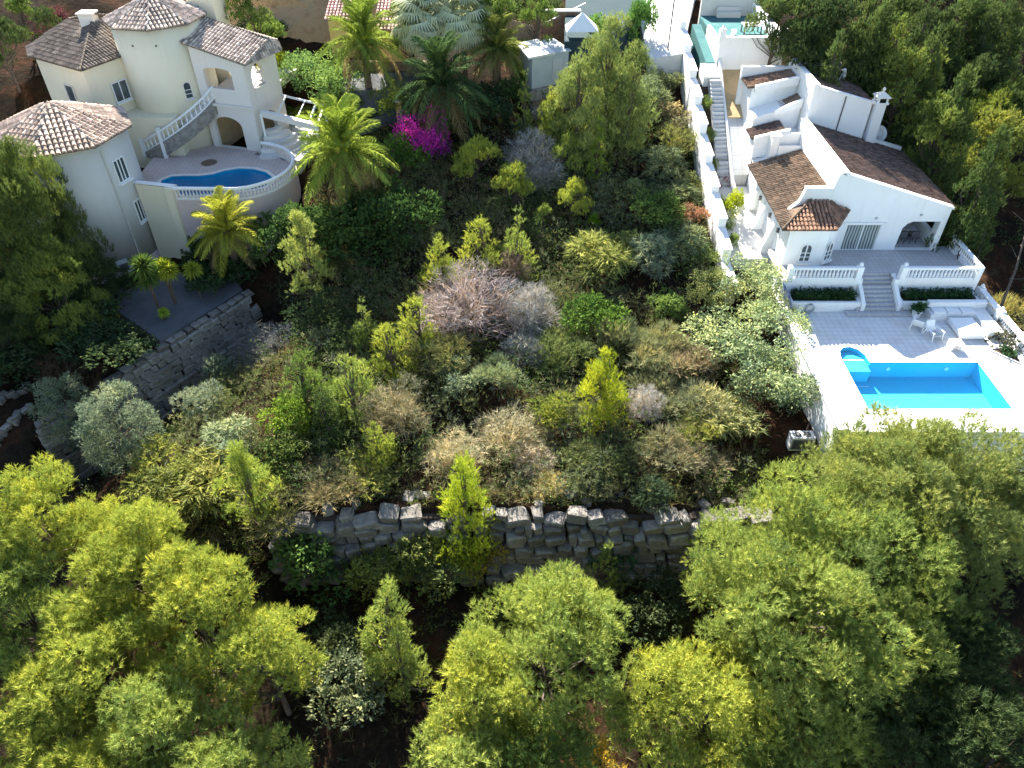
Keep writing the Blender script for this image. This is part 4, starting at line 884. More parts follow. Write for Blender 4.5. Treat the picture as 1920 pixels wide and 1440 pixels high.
# ------------------------------------------------------------------ small buildings and walls at the top
def box_at(px0, px1, pyb, z, depth_m, h):
    a = at(px0, pyb, z); b = at(px1, pyb, z); return a[0], b[0], a[1], a[1]+depth_m
t = thing('grey_shed', 'small grey-blue outbuilding with a flat white roof beside the big feathery pine', 'shed', (3, 64, 6))
sh = [(1.6, 61.6), (4.6, 63.4), (3.4, 66.4), (.6, 64.8)]
MB().prism(sh, 4, 9.0).build('wall', M['shedwall'], t); MB().prism([(1.3, 61.3), (3.5, 62.6), (2.2, 66.2), (.3, 65.0)], 9.002, 9.16).build('flat_roof', M['concrete'], t)
MB().prism([(3.55, 62.66), (4.8, 63.4), (3.5, 66.6), (2.3, 66.0)], 9.002, 9.1).build('flat_roof', M['shedwall'], t)
MB().prism([(3.3, 62.55), (4.1, 63.03), (4.08, 63.07), (3.28, 62.6)], 7.0, 8.6).build('door', M['greymetal'], t)
t = thing('terraced_wall', 'brown stone retaining wall stepping down below the grey outbuilding', 'stone wall', (3, 60, 4))
for k in range(3):
    MB().prism([(1.7+.1*k, 61.5-.9*k), (4.8+.1*k, 63.3-.9*k), (4.6+.1*k, 63.8-.9*k), (1.5+.1*k, 62.0-.9*k)], 1.5, 6.6-1.25*k).build('wall_tier', M['wood'], t)
for k in range(3):
    s_ = 0
    while s_ < 3.3:
        wd = rng.uniform(.4, .7)
        for rw in range(2): place('stone', rng.choice(GP), t, (1.72+.1*k+s_*.865, 61.43-.9*k+s_*.5-.04, 6.4-1.25*k-rw*.42), .523, (wd*.96, .25, .38))
        s_ += wd
t = thing('brown_wall', 'reddish brown stone wall below the shaded blue-grey paving', 'stone wall', (4, 72, 8))
MB().box((2.6, 71.5, 5), (6.0, 72.0, 9.9)).build('wall_face', M['brownstone'], t); MB().box((2.5, 71.4, 9.902), (6.1, 72.1, 10.0)).build('coping', M['concrete'], t)
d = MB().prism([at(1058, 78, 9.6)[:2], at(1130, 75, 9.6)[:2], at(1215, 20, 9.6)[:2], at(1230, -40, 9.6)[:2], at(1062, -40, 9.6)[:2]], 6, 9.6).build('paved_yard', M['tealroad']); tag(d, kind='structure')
l0, l1 = at(1065, 45, 9.61), at(1115, 2, 9.61); mk = MB().box((min(l0[0], l1[0]), l0[1], 9.602), (min(l0[0], l1[0])+.12, l1[1], 9.606), rz=-.55); o = mk.build('painted_line', M['concrete']); tag(o, kind='structure')
t = thing('white_awning', 'small white pointed awning at the edge of the blue-grey paving', 'awning', at(1092, 72, 9.6))
p = at(1090, 72, 9.6); MB().add([(p[0]-1.3, p[1]-.8, 10.3), (p[0]+1.3, p[1]-.8, 10.3), (p[0]+1.3, p[1]+1.2, 10.3), (p[0]-1.3, p[1]+1.2, 10.3), (p[0], p[1]+.3, 11.5)], [(0, 1, 4), (1, 2, 4), (2, 3, 4), (3, 0, 4), (3, 2, 1, 0)]).build('canopy', M['plastic'], t)
for sx, sy in ((-1.25, -.75), (1.25, -.75), (1.25, 1.15), (-1.25, 1.15)): MB().tube([(p[0]+sx, p[1]+sy, 9.6), (p[0]+sx, p[1]+sy, 10.3)], .05, 5).build('pole', M['plastic'], t)
t = thing('picket_fence', 'weathered wooden paling fence above the grey outbuilding', 'fence', (0, 70, 8))
fa, fb = Vector(at(935, 62, 9.2)), Vector(at(998, 78, 8.6))
for k in range(26):
    p = fa+(fb-fa)*(k/25); MB().box((p.x-.07, p.y-.02, p.z-1), (p.x+.07, p.y+.02, p.z+1.25+rng.uniform(-.08, .08))).build('paling', M['wood'], t)
MB().tube([fa+Vector((0, .06, .9)), fb+Vector((0, .06, .9))], .05, 4).build('rail', M['wood'], t)
# tiled outbuildings behind the first palm
for i, (px0, px1, pyb, zz, hh, lab) in enumerate(((712, 762, 118, 7.2, 2.6, 'ochre outbuilding with a ribbed pink roof behind the green date palm'), (622, 668, 88, 7.6, 2.2, 'smaller pink roofed hut left of the green date palm, below the dry bank'))):
    x0, x1, y0, y1 = box_at(px0, px1, pyb, zz, 4.5, 0); t = thing('outbuilding', lab, 'outbuilding', ((x0+x1)/2, y0, zz))
    MB().box((x0, y0, zz-2), (x1, y1, zz+hh)).build('wall', M['ochre'], t)
    r_ = MB().box((x0-.2, y0-.3, zz+hh+.001), (x1+.2, y1, zz+hh+.06)).build('roof', M['tilej'], t, (.55, .36, .32))
    tile_plane(r_, [(x0-.25, y0-.35, zz+hh+.1), (x1+.25, y0-.35, zz+hh+.1), (x1+.25, y1, zz+hh+1.4), (x0-.25, y1, zz+hh+1.4)], (0, 1), (.60, .40, .36), [0], .3, .45, 90+i, slab=False)
    MB().prism([(x0-.2, y0-.3), (x1+.2, y0-.3), (x1+.2, y1), (x0-.2, y1)], zz+hh+.062, [zz+hh+.08, zz+hh+.08, zz+hh+1.38, zz+hh+1.38]).build('roof_bed', M['tilej'], r_, (.55, .36, .32))
d = MB().prism([at(642, 175, 6.4)[:2], at(760, 172, 6.4)[:2], at(800, 135, 6.6)[:2], at(640, 138, 6.6)[:2]], 4, 6.62).build('lane', M['road']); tag(d, kind='structure')
t = thing('lane_wall', 'low brown wall along the far side of the grey lane', 'wall', at(700, 128, 6.8))
a_, b_ = at(640, 132, 6.6), at(800, 130, 6.6); MB().box((a_[0], a_[1], 5.5), (b_[0], a_[1]+.4, 7.3)).build('wall_face', M['brownstone'], t)
# dry bank and gabion behind the cream villa
bk = [at(470, 100, 6.5), at(635, 100, 6.5), at(735, 60, 8), at(760, -10, 10.5), at(700, -60, 12.5), at(420, -60, 12.5), at(400, 10, 9.5)]
me_ = MB(); n = len(bk); c0 = (sum(p[0] for p in bk)/n, sum(p[1] for p in bk)/n, 9.7); me_.add(bk+[c0], [(i, (i+1) % n, n) for i in range(n)]); o = me_.build('dry_bank', M['drybank']); tag(o, kind='structure')
t = thing('gabion_wall', 'low bank of loose blue-grey stones behind the round garden tree', 'stone wall', at(540, 95, 6.3))
for k in range(150):
    px = 488+rng.random()*112; py = 72+rng.random()*36; p = at(px, py, 6.3+(108-py)*.025); place('stone', rng.choice(GP), t, (p[0], p[1], p[2]+.0), rng.uniform(0, 3), (rng.uniform(.4, .8), rng.uniform(.4, .7), rng.uniform(.3, .6)))
o = MB().prism([at(485, 112, 6.0)[:2], at(605, 112, 6.0)[:2], at(605, 70, 6.8)[:2], at(485, 70, 6.8)[:2]], 4, [6.05, 6.05, 6.9, 6.9]).build('rubble_bed', M['greystone'], t)
# ------------------------------------------------------------------ foliage
def unit(v): return v/np.maximum(np.linalg.norm(v, axis=-1, keepdims=True), 1e-6)
def sprays(R, P, Dn, n_need, ln, wd, shoot, spread, tint, bend=.0):
    """needle or leaf triangles round shoots starting at P along Dn"""
    n = len(P); s = R.uniform(0, 1, (n, n_need, 1))*shoot
    perp = R.normal(size=(n, n_need, 3)); perp -= Dn[:, None]*(perp*Dn[:, None]).sum(-1, keepdims=True); perp = unit(perp)
    d = unit(Dn[:, None]*R.uniform(.5, 1.1, (n, n_need, 1))+perp*spread)
    b = P[:, None]+Dn[:, None]*s; L = ln*R.uniform(.65, 1.25, (n, n_need, 1)); side = unit(np.cross(d, R.normal(size=(n, n_need, 3))))*wd*R.uniform(.7, 1.3, (n, n_need, 1))
    tip = b+d*L; tip[..., 2] -= bend*L[..., 0]
    V = np.stack([b-side*.5, b+side*.5, tip], 2).reshape(-1, 3, 3)
    t = np.repeat(np.clip(tint[:, None]+R.normal(0, .10, (n, n_need)), 0, 1).reshape(-1), 1)
    return V, t
def leaves(R, P, Dn, n_l, ln, wd, spread, tint, jit):
    """diamond leaves (quads) scattered about points P"""
    n = len(P); b = P[:, None]+R.normal(0, jit, (n, n_l, 3)); d = unit(Dn[:, None]+R.normal(0, spread, (n, n_l, 3)))
    side = unit(np.cross(d, R.normal(size=(n, n_l, 3))))*wd*R.uniform(.6, 1.2, (n, n_l, 1)); L = ln*R.uniform(.6, 1.25, (n, n_l, 1))
    V = np.stack([b, b+d*L*.5+side*.5, b+d*L, b+d*L*.5-side*.5], 2).reshape(-1, 4, 3)
    return V, np.clip(tint[:, None]+R.normal(0, .14, (n, n_l)), 0, 1).reshape(-1)
def puff_points(R, cen, rad, dens, up, flat=.85, low=-.35):
    """shoot roots and directions over ellipsoidal puffs"""
    P = []; D = []; T = []
    for c, r in zip(cen, rad):
        k = max(6, int(dens*r*r)); n = unit(R.normal(size=(k*2, 3))); n = n[n[:, 2] > low][:k]
        rr = r*(1-.55*R.uniform(0, 1, (len(n), 1))**2.2)
        P.append(c+n*rr*np.array((1, 1, flat))); D.append(unit(n*(1-up)+np.array((0, 0, up))+R.normal(0, .22, n.shape)))
        T.append(np.full(len(n), .45+R.normal(0, .16))+R.normal(0, .08, len(n)))
    return np.concatenate(P), np.concatenate(D), np.clip(np.concatenate(T), 0, 1)
def limbs(mb, base, top, cen, rad, r0, R, frac=.35, thin=.035):
    """leader plus a limb to each puff"""
    base = Vector(base); top = Vector(top); k = Vector((R.uniform(-.2, .2), R.uniform(-.2, .2), 0))
    mb.tube([base, base.lerp(top, .5)+k, top], r0, 7, r0*.25)
    for c, r in zip(cen, rad):
        c = Vector(c); h = max(0, min(1, (c.z-base.z)/max(.1, top.z-base.z)))
        p = base.lerp(top, max(.08, h*(1-frac)))+k*.8; mid = p.lerp(c, .55); mid.z -= .12*(c-p).length
        mb.tube([p, mid, c], thin*1.6, 4, thin*.4, False)
def pine_arrays(seed, H, Wd, cb, kind='broad', dens=70, nl=.17, wdn=.035, lobes=9, need=7):
    """umbrella / cone / feathery pines, base at origin"""
    R = np.random.RandomState(seed); cen = []; rad = []
    rx = Wd/2
    if kind == 'broad':
        z0 = H*cb; hc = H-z0
        lob = [np.array((0, 0, z0+hc*.72))]
        lr = [rx*.42]
        a0 = R.uniform(0, 6.3)
        for i in range(lobes):
            tier = i % 3; a = a0+i*2.4+R.uniform(-.3, .3); q = (.42, .60, .66)[tier]*R.uniform(.85, 1.1)
            lob.append(np.array((rx*q*math.cos(a), rx*q*math.sin(a), z0+hc*(.72, .48, .22)[tier]*R.uniform(.85, 1.15)))); lr.append(rx*R.uniform(.30, .42))
        for c, r in zip(lob, lr):
            m = 18
            nn = unit(R.normal(size=(80, 3))); nn = nn[nn[:, 2] > -.45][:m]
            for v in nn:
                pr = r*R.uniform(.21, .36); cen.append(c+v*np.array((1, 1, min(1.0, hc/rx*.62)))*(r-pr*.55)); rad.append(pr)
        cen = [c for c in cen]; low = -.3; up = .6; flat = 1.25
    elif kind == 'tall':
        z0 = H*cb; hc = H-z0
        for i in range(lobes*2):
            f = (i+.5)/(lobes*2); a = R.uniform(0, 6.3); e = rx*math.sin(PI*(.22+.74*f))**.8; q = e*R.uniform(.25, .8); r = rx*R.uniform(.26, .40)*(1-.35*f); c = np.array((q*math.cos(a), q*math.sin(a), z0+hc*f*.93))
            nn = unit(R.normal(size=(60, 3))); nn = nn[nn[:, 2] > -.5][:9]
            for v in nn:
                pr = r*R.uniform(.28, .46); cen.append(c+v*np.array((1, 1, 1.25))*(r-pr*.5)); rad.append(pr)
        low = -.4; up = .6; flat = 1.4
    elif kind == 'cone':
        nlev = max(5, int(H/.42))
        for i in range(nlev):
            f = i/(nlev-1); z = H*(cb+(1-cb)*f*.95); r = rx*(1-f**1.4)*.72+.04*rx; m = max(1, int(2.5+5*r/max(rx, .3)))
            for j in range(m):
                a = R.uniform(0, 6.3); q = r*R.uniform(.45, 1.3); cen.append(np.array((q*math.cos(a), q*math.sin(a), z+R.uniform(-.3, .45)))); rad.append(max(.14, rx*R.uniform(.17, .36)*(1-.45*f)))
        low = -.2; up = .68; flat = 1.7
    else:  # feather: loose airy
        nlev = max(6, int(H/.38))
        for i in range(nlev):
            f = i/(nlev-1); z = H*(cb+(1-cb)*f*.96); r = rx*math.sin(PI*min(1, .18+.86*f)**1.0)*.9+.06; m = 6
            for j in range(m):
                a = R.uniform(0, 6.3); q = r*R.uniform(.25, 1.1)*(1+.35*math.sin(2*a+f*9+seed)+.2*math.sin(3*a-f*14)); cen.append(np.array((q*math.cos(a), q*math.sin(a), z+R.uniform(-.35, .5)))); rad.append(max(.18, rx*R.uniform(.13, .25)))
        low = -.5; up = .62; flat = 1.6
    cen = np.array(cen); rad = np.array(rad)
    P, D, T = puff_points(R, cen, rad, dens, up, flat, low)
    # a finger of a young shoot here and there
    Vv, tt = sprays(R, P, D, need, nl, wdn, nl*1.1, .55 if kind == 'broad' else .42, T)
    # cut what sinks under the base
    ok = Vv[:, :, 2].min(1) > -.1; return Vv[ok], tt[ok], cen, rad, R
def pine_parts(seed, H, Wd, cb, kind='broad', **k):
    V_, t_, cen, rad, R = pine_arrays(seed, H, Wd, cb, kind, **k)
    cr = np_mesh('crown', V_, t_, M['leaf']); mb = MB(); sel = R.permutation(len(cen))[:26]
    limbs(mb, (0, 0, -.6), (0, 0, H*(.72 if kind == 'broad' else .9)), cen[sel], rad[sel], max(.05, H*.018), R)
    return mb.mesh('trunk', M['bark']), cr
def tree(name, cat, label, meshes, pos, col, sc=(1, 1, 1), rz=0, group=None, tilt=(0, 0)):
    t = thing(name, label, cat, pos, group); t.rotation_euler = (tilt[0], tilt[1], rz); t.scale = sc
    for nm, me, c in (('trunk', meshes[0], None), ('crown', meshes[1], col)):
        if me is None: continue
        o = bpy.data.objects.new(nm, me); C.objects.link(o); o.parent = t
        if c: o.color = (*c, 1)
    return t
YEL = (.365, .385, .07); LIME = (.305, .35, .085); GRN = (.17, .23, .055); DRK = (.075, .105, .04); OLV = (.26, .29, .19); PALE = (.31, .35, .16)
# --- the big pines along the foot of the picture, each grown on its own
big = [
 # px, py of the top, height, width, crown base, colour, seed, label
 (1030, 1068, 9.0, 8.4, .18, LIME, 1, 'big lime green pine in the lower middle, below the boulder wall', 'broad'),
 (1560, 892, 10.5, 13.0, .12, (.275, .32, .08), 2, 'broad spreading pine with many rounded tufts, below the rectangular pool', 'broad'),
 (1745, 735, 9.8, 11.0, .18, (.25, .28, .085), 3, 'wide olive green pine directly in front of the rectangular pool', 'broad'),
 (1905, 790, 8.0, 6.0, .1, (.24, .27, .085), 27, 'olive green pine at the right edge just below the pool terrace', 'broad'),
 (1335, 1205, 8.5, 7.6, .15, YEL, 4, 'bright yellow-green pine at the bottom edge, right of the big lime pine', 'broad'),
 (1565, 1288, 7.5, 6.8, .15, LIME, 5, 'lower lime pine at the bottom edge, below the broad spreading pine', 'broad'),
 (58, 862, 8.5, 6.6, .2, YEL, 6, 'yellow-green pine at the left edge, below the grey masonry wall', 'broad'),
 (225, 915, 8.5, 6.2, .2, YEL, 7, 'round-topped yellow pine below the two grey olive trees', 'broad'),
 (345, 1022, 9.0, 6.6, .15, YEL, 8, 'yellow pine with a wide dense head, left of the dark glossy laurel', 'broad'),
 (470, 1095, 9.0, 4.8, .1, (.35, .375, .07), 9, 'yellow-green pine beside the dark gap left of the slim leaning pine', 'broad'),
 (15, 1040, 8.0, 5.8, .15, LIME, 10, 'lime pine cut by the left edge, in front of the yellow pines', 'broad'),
 (150, 1105, 8.0, 6.8, .15, (.335, .365, .07), 11, 'pine with a pointed tip in the lower left mass', 'broad'),
 (60, 1240, 7.5, 6.2, .12, YEL, 12, 'yellow pine low in the lower left mass, at the left edge', 'broad'),
 (290, 1230, 8.0, 5.6, .12, LIME, 13, 'lime pine in the middle of the lower left mass', 'broad'),
 (175, 1365, 7.0, 4.6, .15, YEL, 14, 'small yellow pine at the bottom edge in the lower left mass', 'broad'),
 (420, 1330, 8.0, 5.4, .1, LIME, 15, 'lime pine at the bottom edge under the wide-headed yellow pine', 'broad'),
 (905, 1215, 8.0, 5.6, .15, YEL, 17, 'yellow-orange side of the lower middle pines, left front', 'broad'),
 (870, 1330, 7.0, 4.8, .12, LIME, 18, 'lime pine at the bottom edge in front of the big lime green pine', 'broad'),
 (1400, 1345, 7.0, 6.0, .12, LIME, 19, 'lime pine at the bottom edge between the two bright lower right pines', 'broad'),
 (1810, 1110, 8.0, 6.5, .15, DRK, 22, 'dark shaded pine at the right edge beside the broad spreading pine', 'broad'),  # shade of the lower right is put into the crown colour
 (1700, 1250, 7.5, 6.5, .15, DRK, 23, 'dark shaded pine low at the right, below the broad spreading pine', 'broad'),  # same shade put into this crown colour
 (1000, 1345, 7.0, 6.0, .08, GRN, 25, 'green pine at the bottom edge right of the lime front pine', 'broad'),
 (1880, 1300, 8.0, 7.0, .15, DRK, 24, 'darkest pine in the bottom right corner', 'broad'),  # crown colour darkened for the shaded corner
]
BIG = {}
for px, py, H, Wd, cb, col, sd_, lab, kd in big:
    tr, cr = pine_parts(100+sd_, H, Wd, cb, kd, dens=172 if Wd < 10 else 150, lobes=12 if Wd < 10 else 17, nl=.23, wdn=.026, need=13); BIG[sd_] = (tr, cr)
    p_ = spot(px, py, H); p_ = (p_[0], p_[1]-.2*Wd, float(zg(p_[0], p_[1]-.2*Wd)))
    tree('pine_tree', 'pine tree', lab, (tr, cr), p_, col, rz=sd_*1.3, group='pines along the foot of the slope')
slim = [
 (868, 880, 7.0, 3.8, .05, (.38, .43, .045), 31, 'tall columnar lime pine standing in front of the boulder wall', 'cone'),
 (690, 1112, 6.8, 3.1, .1, LIME, 32, 'slim leaning lime pine left of the big lime green pine', 'cone'),
 (745, 1195, 5.0, 2.4, .1, LIME, 33, 'shorter companion of the slim leaning pine', 'cone'),
 (445, 850, 6.2, 3.0, .15, (.36, .40, .08), 34, 'feathery lime pine with a thin dark trunk, left of the boulder wall', 'feather'),
 (1140, 1030, 3.6, 2.3, .05, LIME, 35, 'small bright pine under the right part of the boulder wall', 'cone'),
 (1190, 1222, 4.5, 1.3, .1, LIME, 36, 'thin pine sprig between the two big lower pines', 'cone'),
 (1128, 1395, 4.0, 2.2, .05, (.50, .34, .05), 37, 'orange-yellow young pine at the bottom edge', 'cone'),
 (555, 400, 6.6, 3.4, .05, (.40, .42, .12), 38, 'pale feathery pine beside the date palm below the kidney pool', 'tall'),
 (1135, 662, 4.8, 3.3, .02, (.40, .42, .04), 39, 'brightest young pine right of the dry mauve bush', 'cone'),
 (1150, 25, 10.5, 6.4, .02, (.27, .31, .10), 40, 'tall feathery pine beside the white drive', 'tall'),
 (1090, 95, 8.5, 5.0, .02, (.28, .32, .105), 41, 'left stem of the tall feathery pines, beside the grey outbuilding', 'tall'),
 (1195, 90, 8.5, 5.0, .02, (.23, .27, .09), 42, 'right stem of the tall feathery pines, nearest the stepped wall', 'tall'),
 (1160, 120, 6.5, 4.6, .02, (.23, .27, .085), 46, 'front stem of the tall feathery pines, above the narrow green pine', 'tall'),
 (1060, 130, 6.0, 4.0, .02, (.26, .30, .09), 47, 'left skirt of the tall feathery pines, touching the terraced wall', 'tall'),
 (1035, 165, 4.6, 3.6, .03, YEL, 43, 'yellow-green bushy pine below the terraced brown wall', 'cone'),
 (1125, 232, 4.6, 2.0, .03, (.26, .34, .05), 44, 'narrow green pine below the tall feathery pines', 'cone'),
 (985, 132, 5.0, 1.7, .02, LIME, 45, 'narrow lime pine against the terraced brown wall', 'cone'),
]
for px, py, H, Wd, cb, col, sd_, lab, kd in slim:
    tr, cr = pine_parts(200+sd_, H, Wd, cb, kd, dens=210 if kd == 'cone' else 190, nl=.21, wdn=.027, lobes=15, need=10)
    tree('pine_tree', 'pine tree', lab, (tr, cr), spot(px, py, H), col, rz=sd_, tilt=(0, .14 if sd_ == 32 else 0), group='young pines on the plot')
# --- young pines of the plot share four meshes
YP = [pine_parts(300+i, 3.6, w_, .02, 'cone', dens=300, nl=.18, wdn=.028, need=10) for i, w_ in enumerate((1.9, 2.3, 2.7, 3.1))]
PU = [pine_parts(320+i, 2.6, 3.6, .3, 'broad', dens=260, nl=.18, wdn=.028, lobes=6, need=10) for i in range(3)]
young = [
 (825, 455, 3.2, 2, YEL, 'leftmost of three young pines behind the dry mauve bush'), (900, 430, 3.5, 1, YEL, 'middle one of three young pines behind the dry mauve bush'), (972, 405, 3.9, 0, LIME, 'tallest and rightmost of three young pines behind the dry mauve bush'),
 (676, 560, 3.2, 0, LIME, 'slim young pine at the left of the group left of the mauve bush'), (720, 602, 3.4, 1, YEL, 'bright middle pine of the group left of the mauve bush'), (776, 560, 3.6, 1, YEL, 'young pine touching the left side of the mauve bush'),
 (560, 665, 3.6, 1, GRN, 'dark-based young pine right of the silvery shrub'), (652, 675, 3.6, 1, LIME, 'young pine with upswept lime shoots above the straw mound'), (700, 795, 2.6, 2, YEL, 'low bright pine bush just behind the boulder wall'),
 (600, 735, 3.0, 2, (.09, .125, .04), 'dull green pine bush in front of the dark-based young pine'),
]
for i, (px, py, H, k, col, lab) in enumerate(young):
    H *= 1.22; s_ = H/3.6; tree('pine_tree', 'young pine', lab, YP[k], spot(px, py, H), col, (s_*1.2, s_*1.2, s_), i*1.7, 'young pines on the plot')
puffs = [(895, 268, 3.4, 1.15, 0, YEL, 'spreading yellow pine bough right of the bougainvillea'), (960, 315, 3.3, .95, 1, YEL, 'rounded yellow pine below the grey heap of dead branches'), (1076, 345, 2.6, .8, 2, YEL, 'flat-topped yellow pine right of the dead branches'), (1020, 378, 1.8, .45, 0, LIME, 'tiny pine tuft between two rounded yellow pines'), (1115, 400, 1.4, .32, 1, (.18, .30, .02), 'tiny vivid green tuft alone in the dark hollow'), (1065, 255, 3.0, .8, 2, LIME, 'green pine bush beside the grey heap of dead branches')]
for i, (px, py, H, w_, k, col, lab) in enumerate(puffs):
    tree('pine_tree', 'young pine', lab, PU[k], spot(px, py, H), col, (w_, w_, H/2.6), i*2.1, 'young pines on the plot')
# --- wood behind and right of the white villa
FP = [pine_parts(400+i, 9.0, w_, .12, 'broad', dens=120, nl=.26, wdn=.07, lobes=10, need=6) for i, w_ in enumerate((4.4, 5.2, 6.2))]+[pine_parts(410+i, 9.0, w_, .06, 'cone', dens=130, nl=.26, wdn=.07, need=6) for i, w_ in enumerate((3.6, 4.6))]
WLM = (.20, .24, .06); WYL = (.26, .27, .06)
wood = [
 (1555, -5, 10.5, 2, DRK, 'big dark pine right behind the teal terrace'), (1725, 78, 9, 1, WLM, 'sunlit pine with a bright forked top above the chimney'), (1692, 44, 9, 3, WLM, 'bright rounded pine top left of the sunlit forked pine'), (1625, 126, 5.5, 3, WLM, 'small bright pine just behind the upper villa roof'),
 (1765, 98, 8, 3, WLM, 'narrow bright pine right of the sunlit forked pine'), (1805, 155, 9, 1, WLM, 'bright pine with a bare leaning branch right of the satellite dish'), (1855, 168, 9, 2, (.17, .20, .04), 'broad sunlit pine at the right edge above the roof corner'), (1905, 212, 9.5, 2, WYL, 'yellowish pine cut by the right edge'), (1915, 128, 9, 1, WLM, 'lime pine cut by the right edge, higher on the slope')]
for i, (px, py, H, k, col, lab) in enumerate(wood):
    s_ = H/9; tree('pine_tree', 'pine tree', lab, FP[k], spot(px, py, H), col, (s_, s_, s_), i*1.9, 'pines in the wood behind the white villa')
rg = random.Random(77); DL = 'dark green pine filling the wood behind the white villa'
fill = [(1760, 62), (1822, 128), (1892, 150), (1578, 62), (1885, 245), (1610, 70), (1690, -5), (1865, 20), (1850, -30), (1545, 30), (1790, 5), (1590, 20), (1640, -20), (1660, 25), (1700, -25), (1745, 10), (1790, 45), (1760, -30), (1830, 0), (1830, 60), (1870, 90), (1885, 20), (1915, -20), (1800, 95), (1850, 125), (1905, 70), (1480, -45), (1560, -40), (1650, 60)]
for i, (px, py) in enumerate(fill):
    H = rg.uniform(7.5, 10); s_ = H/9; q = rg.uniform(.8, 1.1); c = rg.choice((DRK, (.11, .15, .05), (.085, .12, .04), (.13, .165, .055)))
    tree('pine_tree', 'pine tree', DL, FP[(3, 4, 1, 3, 4, 0)[i % 6]], spot(px, py, H), c, (s_*q, s_*q, s_), rg.uniform(0, 6), 'dark pines filling the wood')
DL2 = 'dark pine on the upper hillside at the top edge'
for i, (px, py) in enumerate(((20, -20), (70, 5), (-10, 60), (1010, -40), (925, -35), (455, -45), (760, -40))):
    H = rg.uniform(5, 8); s_ = H/9; tree('pine_tree', 'pine tree', DL2, FP[i % 3], spot(px, py, H), rg.choice((DRK, GRN)), (s_, s_, s_), rg.uniform(0, 6), 'dark pines at the top edge')
for k_, pos, sc, rz, col, lab in ((2, (-31.6, 42.6, -2.8), (.72, .72, 1.15), 1.0, (.14, .175, .05), 'tall pine with sunlit tufts at the left edge beside the round wing'), (1, (-29.3, 39.8, -3.2), (.72, .72, .85), 2.2, (.22, .26, .06), 'lower sunlit pine at the left edge in front of the round wing'),
 (22, (-30.2, 42.0, -2.6), (1.1, 1.1, .85), .4, DRK, 'dark pine in shade below the round wing'), (22, (-33.5, 38.2, -3.4), (.9, .9, .85), 3.1, DRK, 'dark pine at the left edge above the stone edging'), (22, (-28.4, 42.6, -2.2), (.8, .8, .6), 5.0, (.07, .10, .04), 'dark bushy pine against the pink base of the round wing'), (23, (-35.5, 35.0, -4), (.8, .8, .8), 1.0, DRK, 'dark pine at the left edge just above the yellow pines'), (24, (-31.5, 36.8, -3), (.62, .62, .62), 4.0, DRK, 'rounded dark pine between the stone edging and the round wing'), (23, (-36.5, 49.5, -2), (.8, .8, 1.0), 5.0, DRK, 'dark pine behind the round wing at the left edge')):  # the pine in shade has that shade in its crown colour
    tree('pine_tree', 'pine tree', lab, BIG[k_], pos, col, sc, rz, 'pines by the round wing')
# --- bare trunks in the gully
for i, (px, py, dx, dy, hh, lab) in enumerate(((1765, 610, 1.5, 6, 5, 'bare pine trunk leaning in the gully, nearest the terrace corner'), (1815, 560, 2, 6, 6, 'middle bare pine trunk leaning in the dark gully'), (1850, 640, 2.5, 5, 6, 'bare pine trunk leaning in the gully, farthest from the terrace'), (1735, 320, 1.2, 4, 5.5, 'pale dead pine trunk rising behind the villa roof corner'))):
    p = Vector(spot(px, py, 0)); t = thing('bare_trunk', lab, 'tree trunk', p, 'bare trunks in the gully'); q = p+Vector((dx, dy, hh))
    MB().tube([p-Vector((0, 0, .5)), p.lerp(q, .5)+Vector((.2, 0, .2)), q], .12, 6, .04).build('trunk', M['bark'], t)
    for k in range(7):
        b = p.lerp(q, .35+.09*k); MB().tube([b, b+Vector((rg.uniform(-1, 1), rg.uniform(-1, 1), rg.uniform(-.1, .8)))], .03, 4, .01, False).build('branch', M['bark'], t)

# ------------------------------------------------------------------ shrubs
def shrub_mesh(seed, H, Wd, kind, dens=60):
    R = np.random.RandomState(seed); n = 15; cen = []; rad = []
    for i in range(n):
        a = R.uniform(0, 6.3); q = Wd/2*math.sqrt(R.uniform(0, 1))*.78; z = H*R.uniform(.25, .82)*(1-.45*(q/(Wd/2))**2); cen.append(np.array((q*math.cos(a), q*math.sin(a), z))); rad.append(Wd*R.uniform(.13, .22))
    P, D, T = puff_points(R, np.array(cen), np.array(rad), dens*9, .3, .85, -.3)
    if kind == 'leafy': V_, t_ = leaves(R, P, D, 5, .15, .085, .7, T, .05); k = 4
    elif kind == 'small': V_, t_ = leaves(R, P, D, 6, .10, .055, .8, T, .06); k = 4
    elif kind == 'long': V_, t_ = sprays(R, P, D, 5, .34, .05, .1, .5, T, .35); k = 3
    elif kind == 'dry': V_, t_ = sprays(R, P, D, 7, .26, .016, .2, .9, T); k = 3
    elif kind == 'broom': V_, t_ = sprays(R, P, unit(D+np.array((0, 0, .9))), 6, .32, .026, .2, .35, T); k = 3
    else: V_, t_ = sprays(R, P, D, 7, .16, .034, .16, .6, T); k = 3
    if kind == 'dry':
        m = 420; a = R.uniform(0, 6.3, m); q = np.sqrt(R.uniform(0, 1, m))*Wd/2; tp = np.stack([q*np.cos(a), q*np.sin(a), H*R.uniform(.3, 1, m)*(1-.5*(q/(Wd/2))**2)], 1); bs = tp*np.array((.15, .15, .05)); md = (tp+bs)/2+R.normal(0, .12, tp.shape)
        sd2 = unit(R.normal(size=(m, 3)))*.016; X1 = np.stack([bs-sd2, bs+sd2, md], 1); X2 = np.stack([md-sd2, md+sd2, tp], 1); X3 = np.stack([md+sd2, md-sd2, tp+R.normal(0, .25, tp.shape)], 1)
        V_ = np.concatenate([V_, X1, X2, X3]); t_ = np.concatenate([t_, R.uniform(.4, 1, 3*m)])
    ok = V_[:, :, 2].min(1) > -.15
    return np_mesh('shrub', V_[ok], t_[ok], M['dry'] if kind in ('dry', 'broom') else M['leaf'], k)
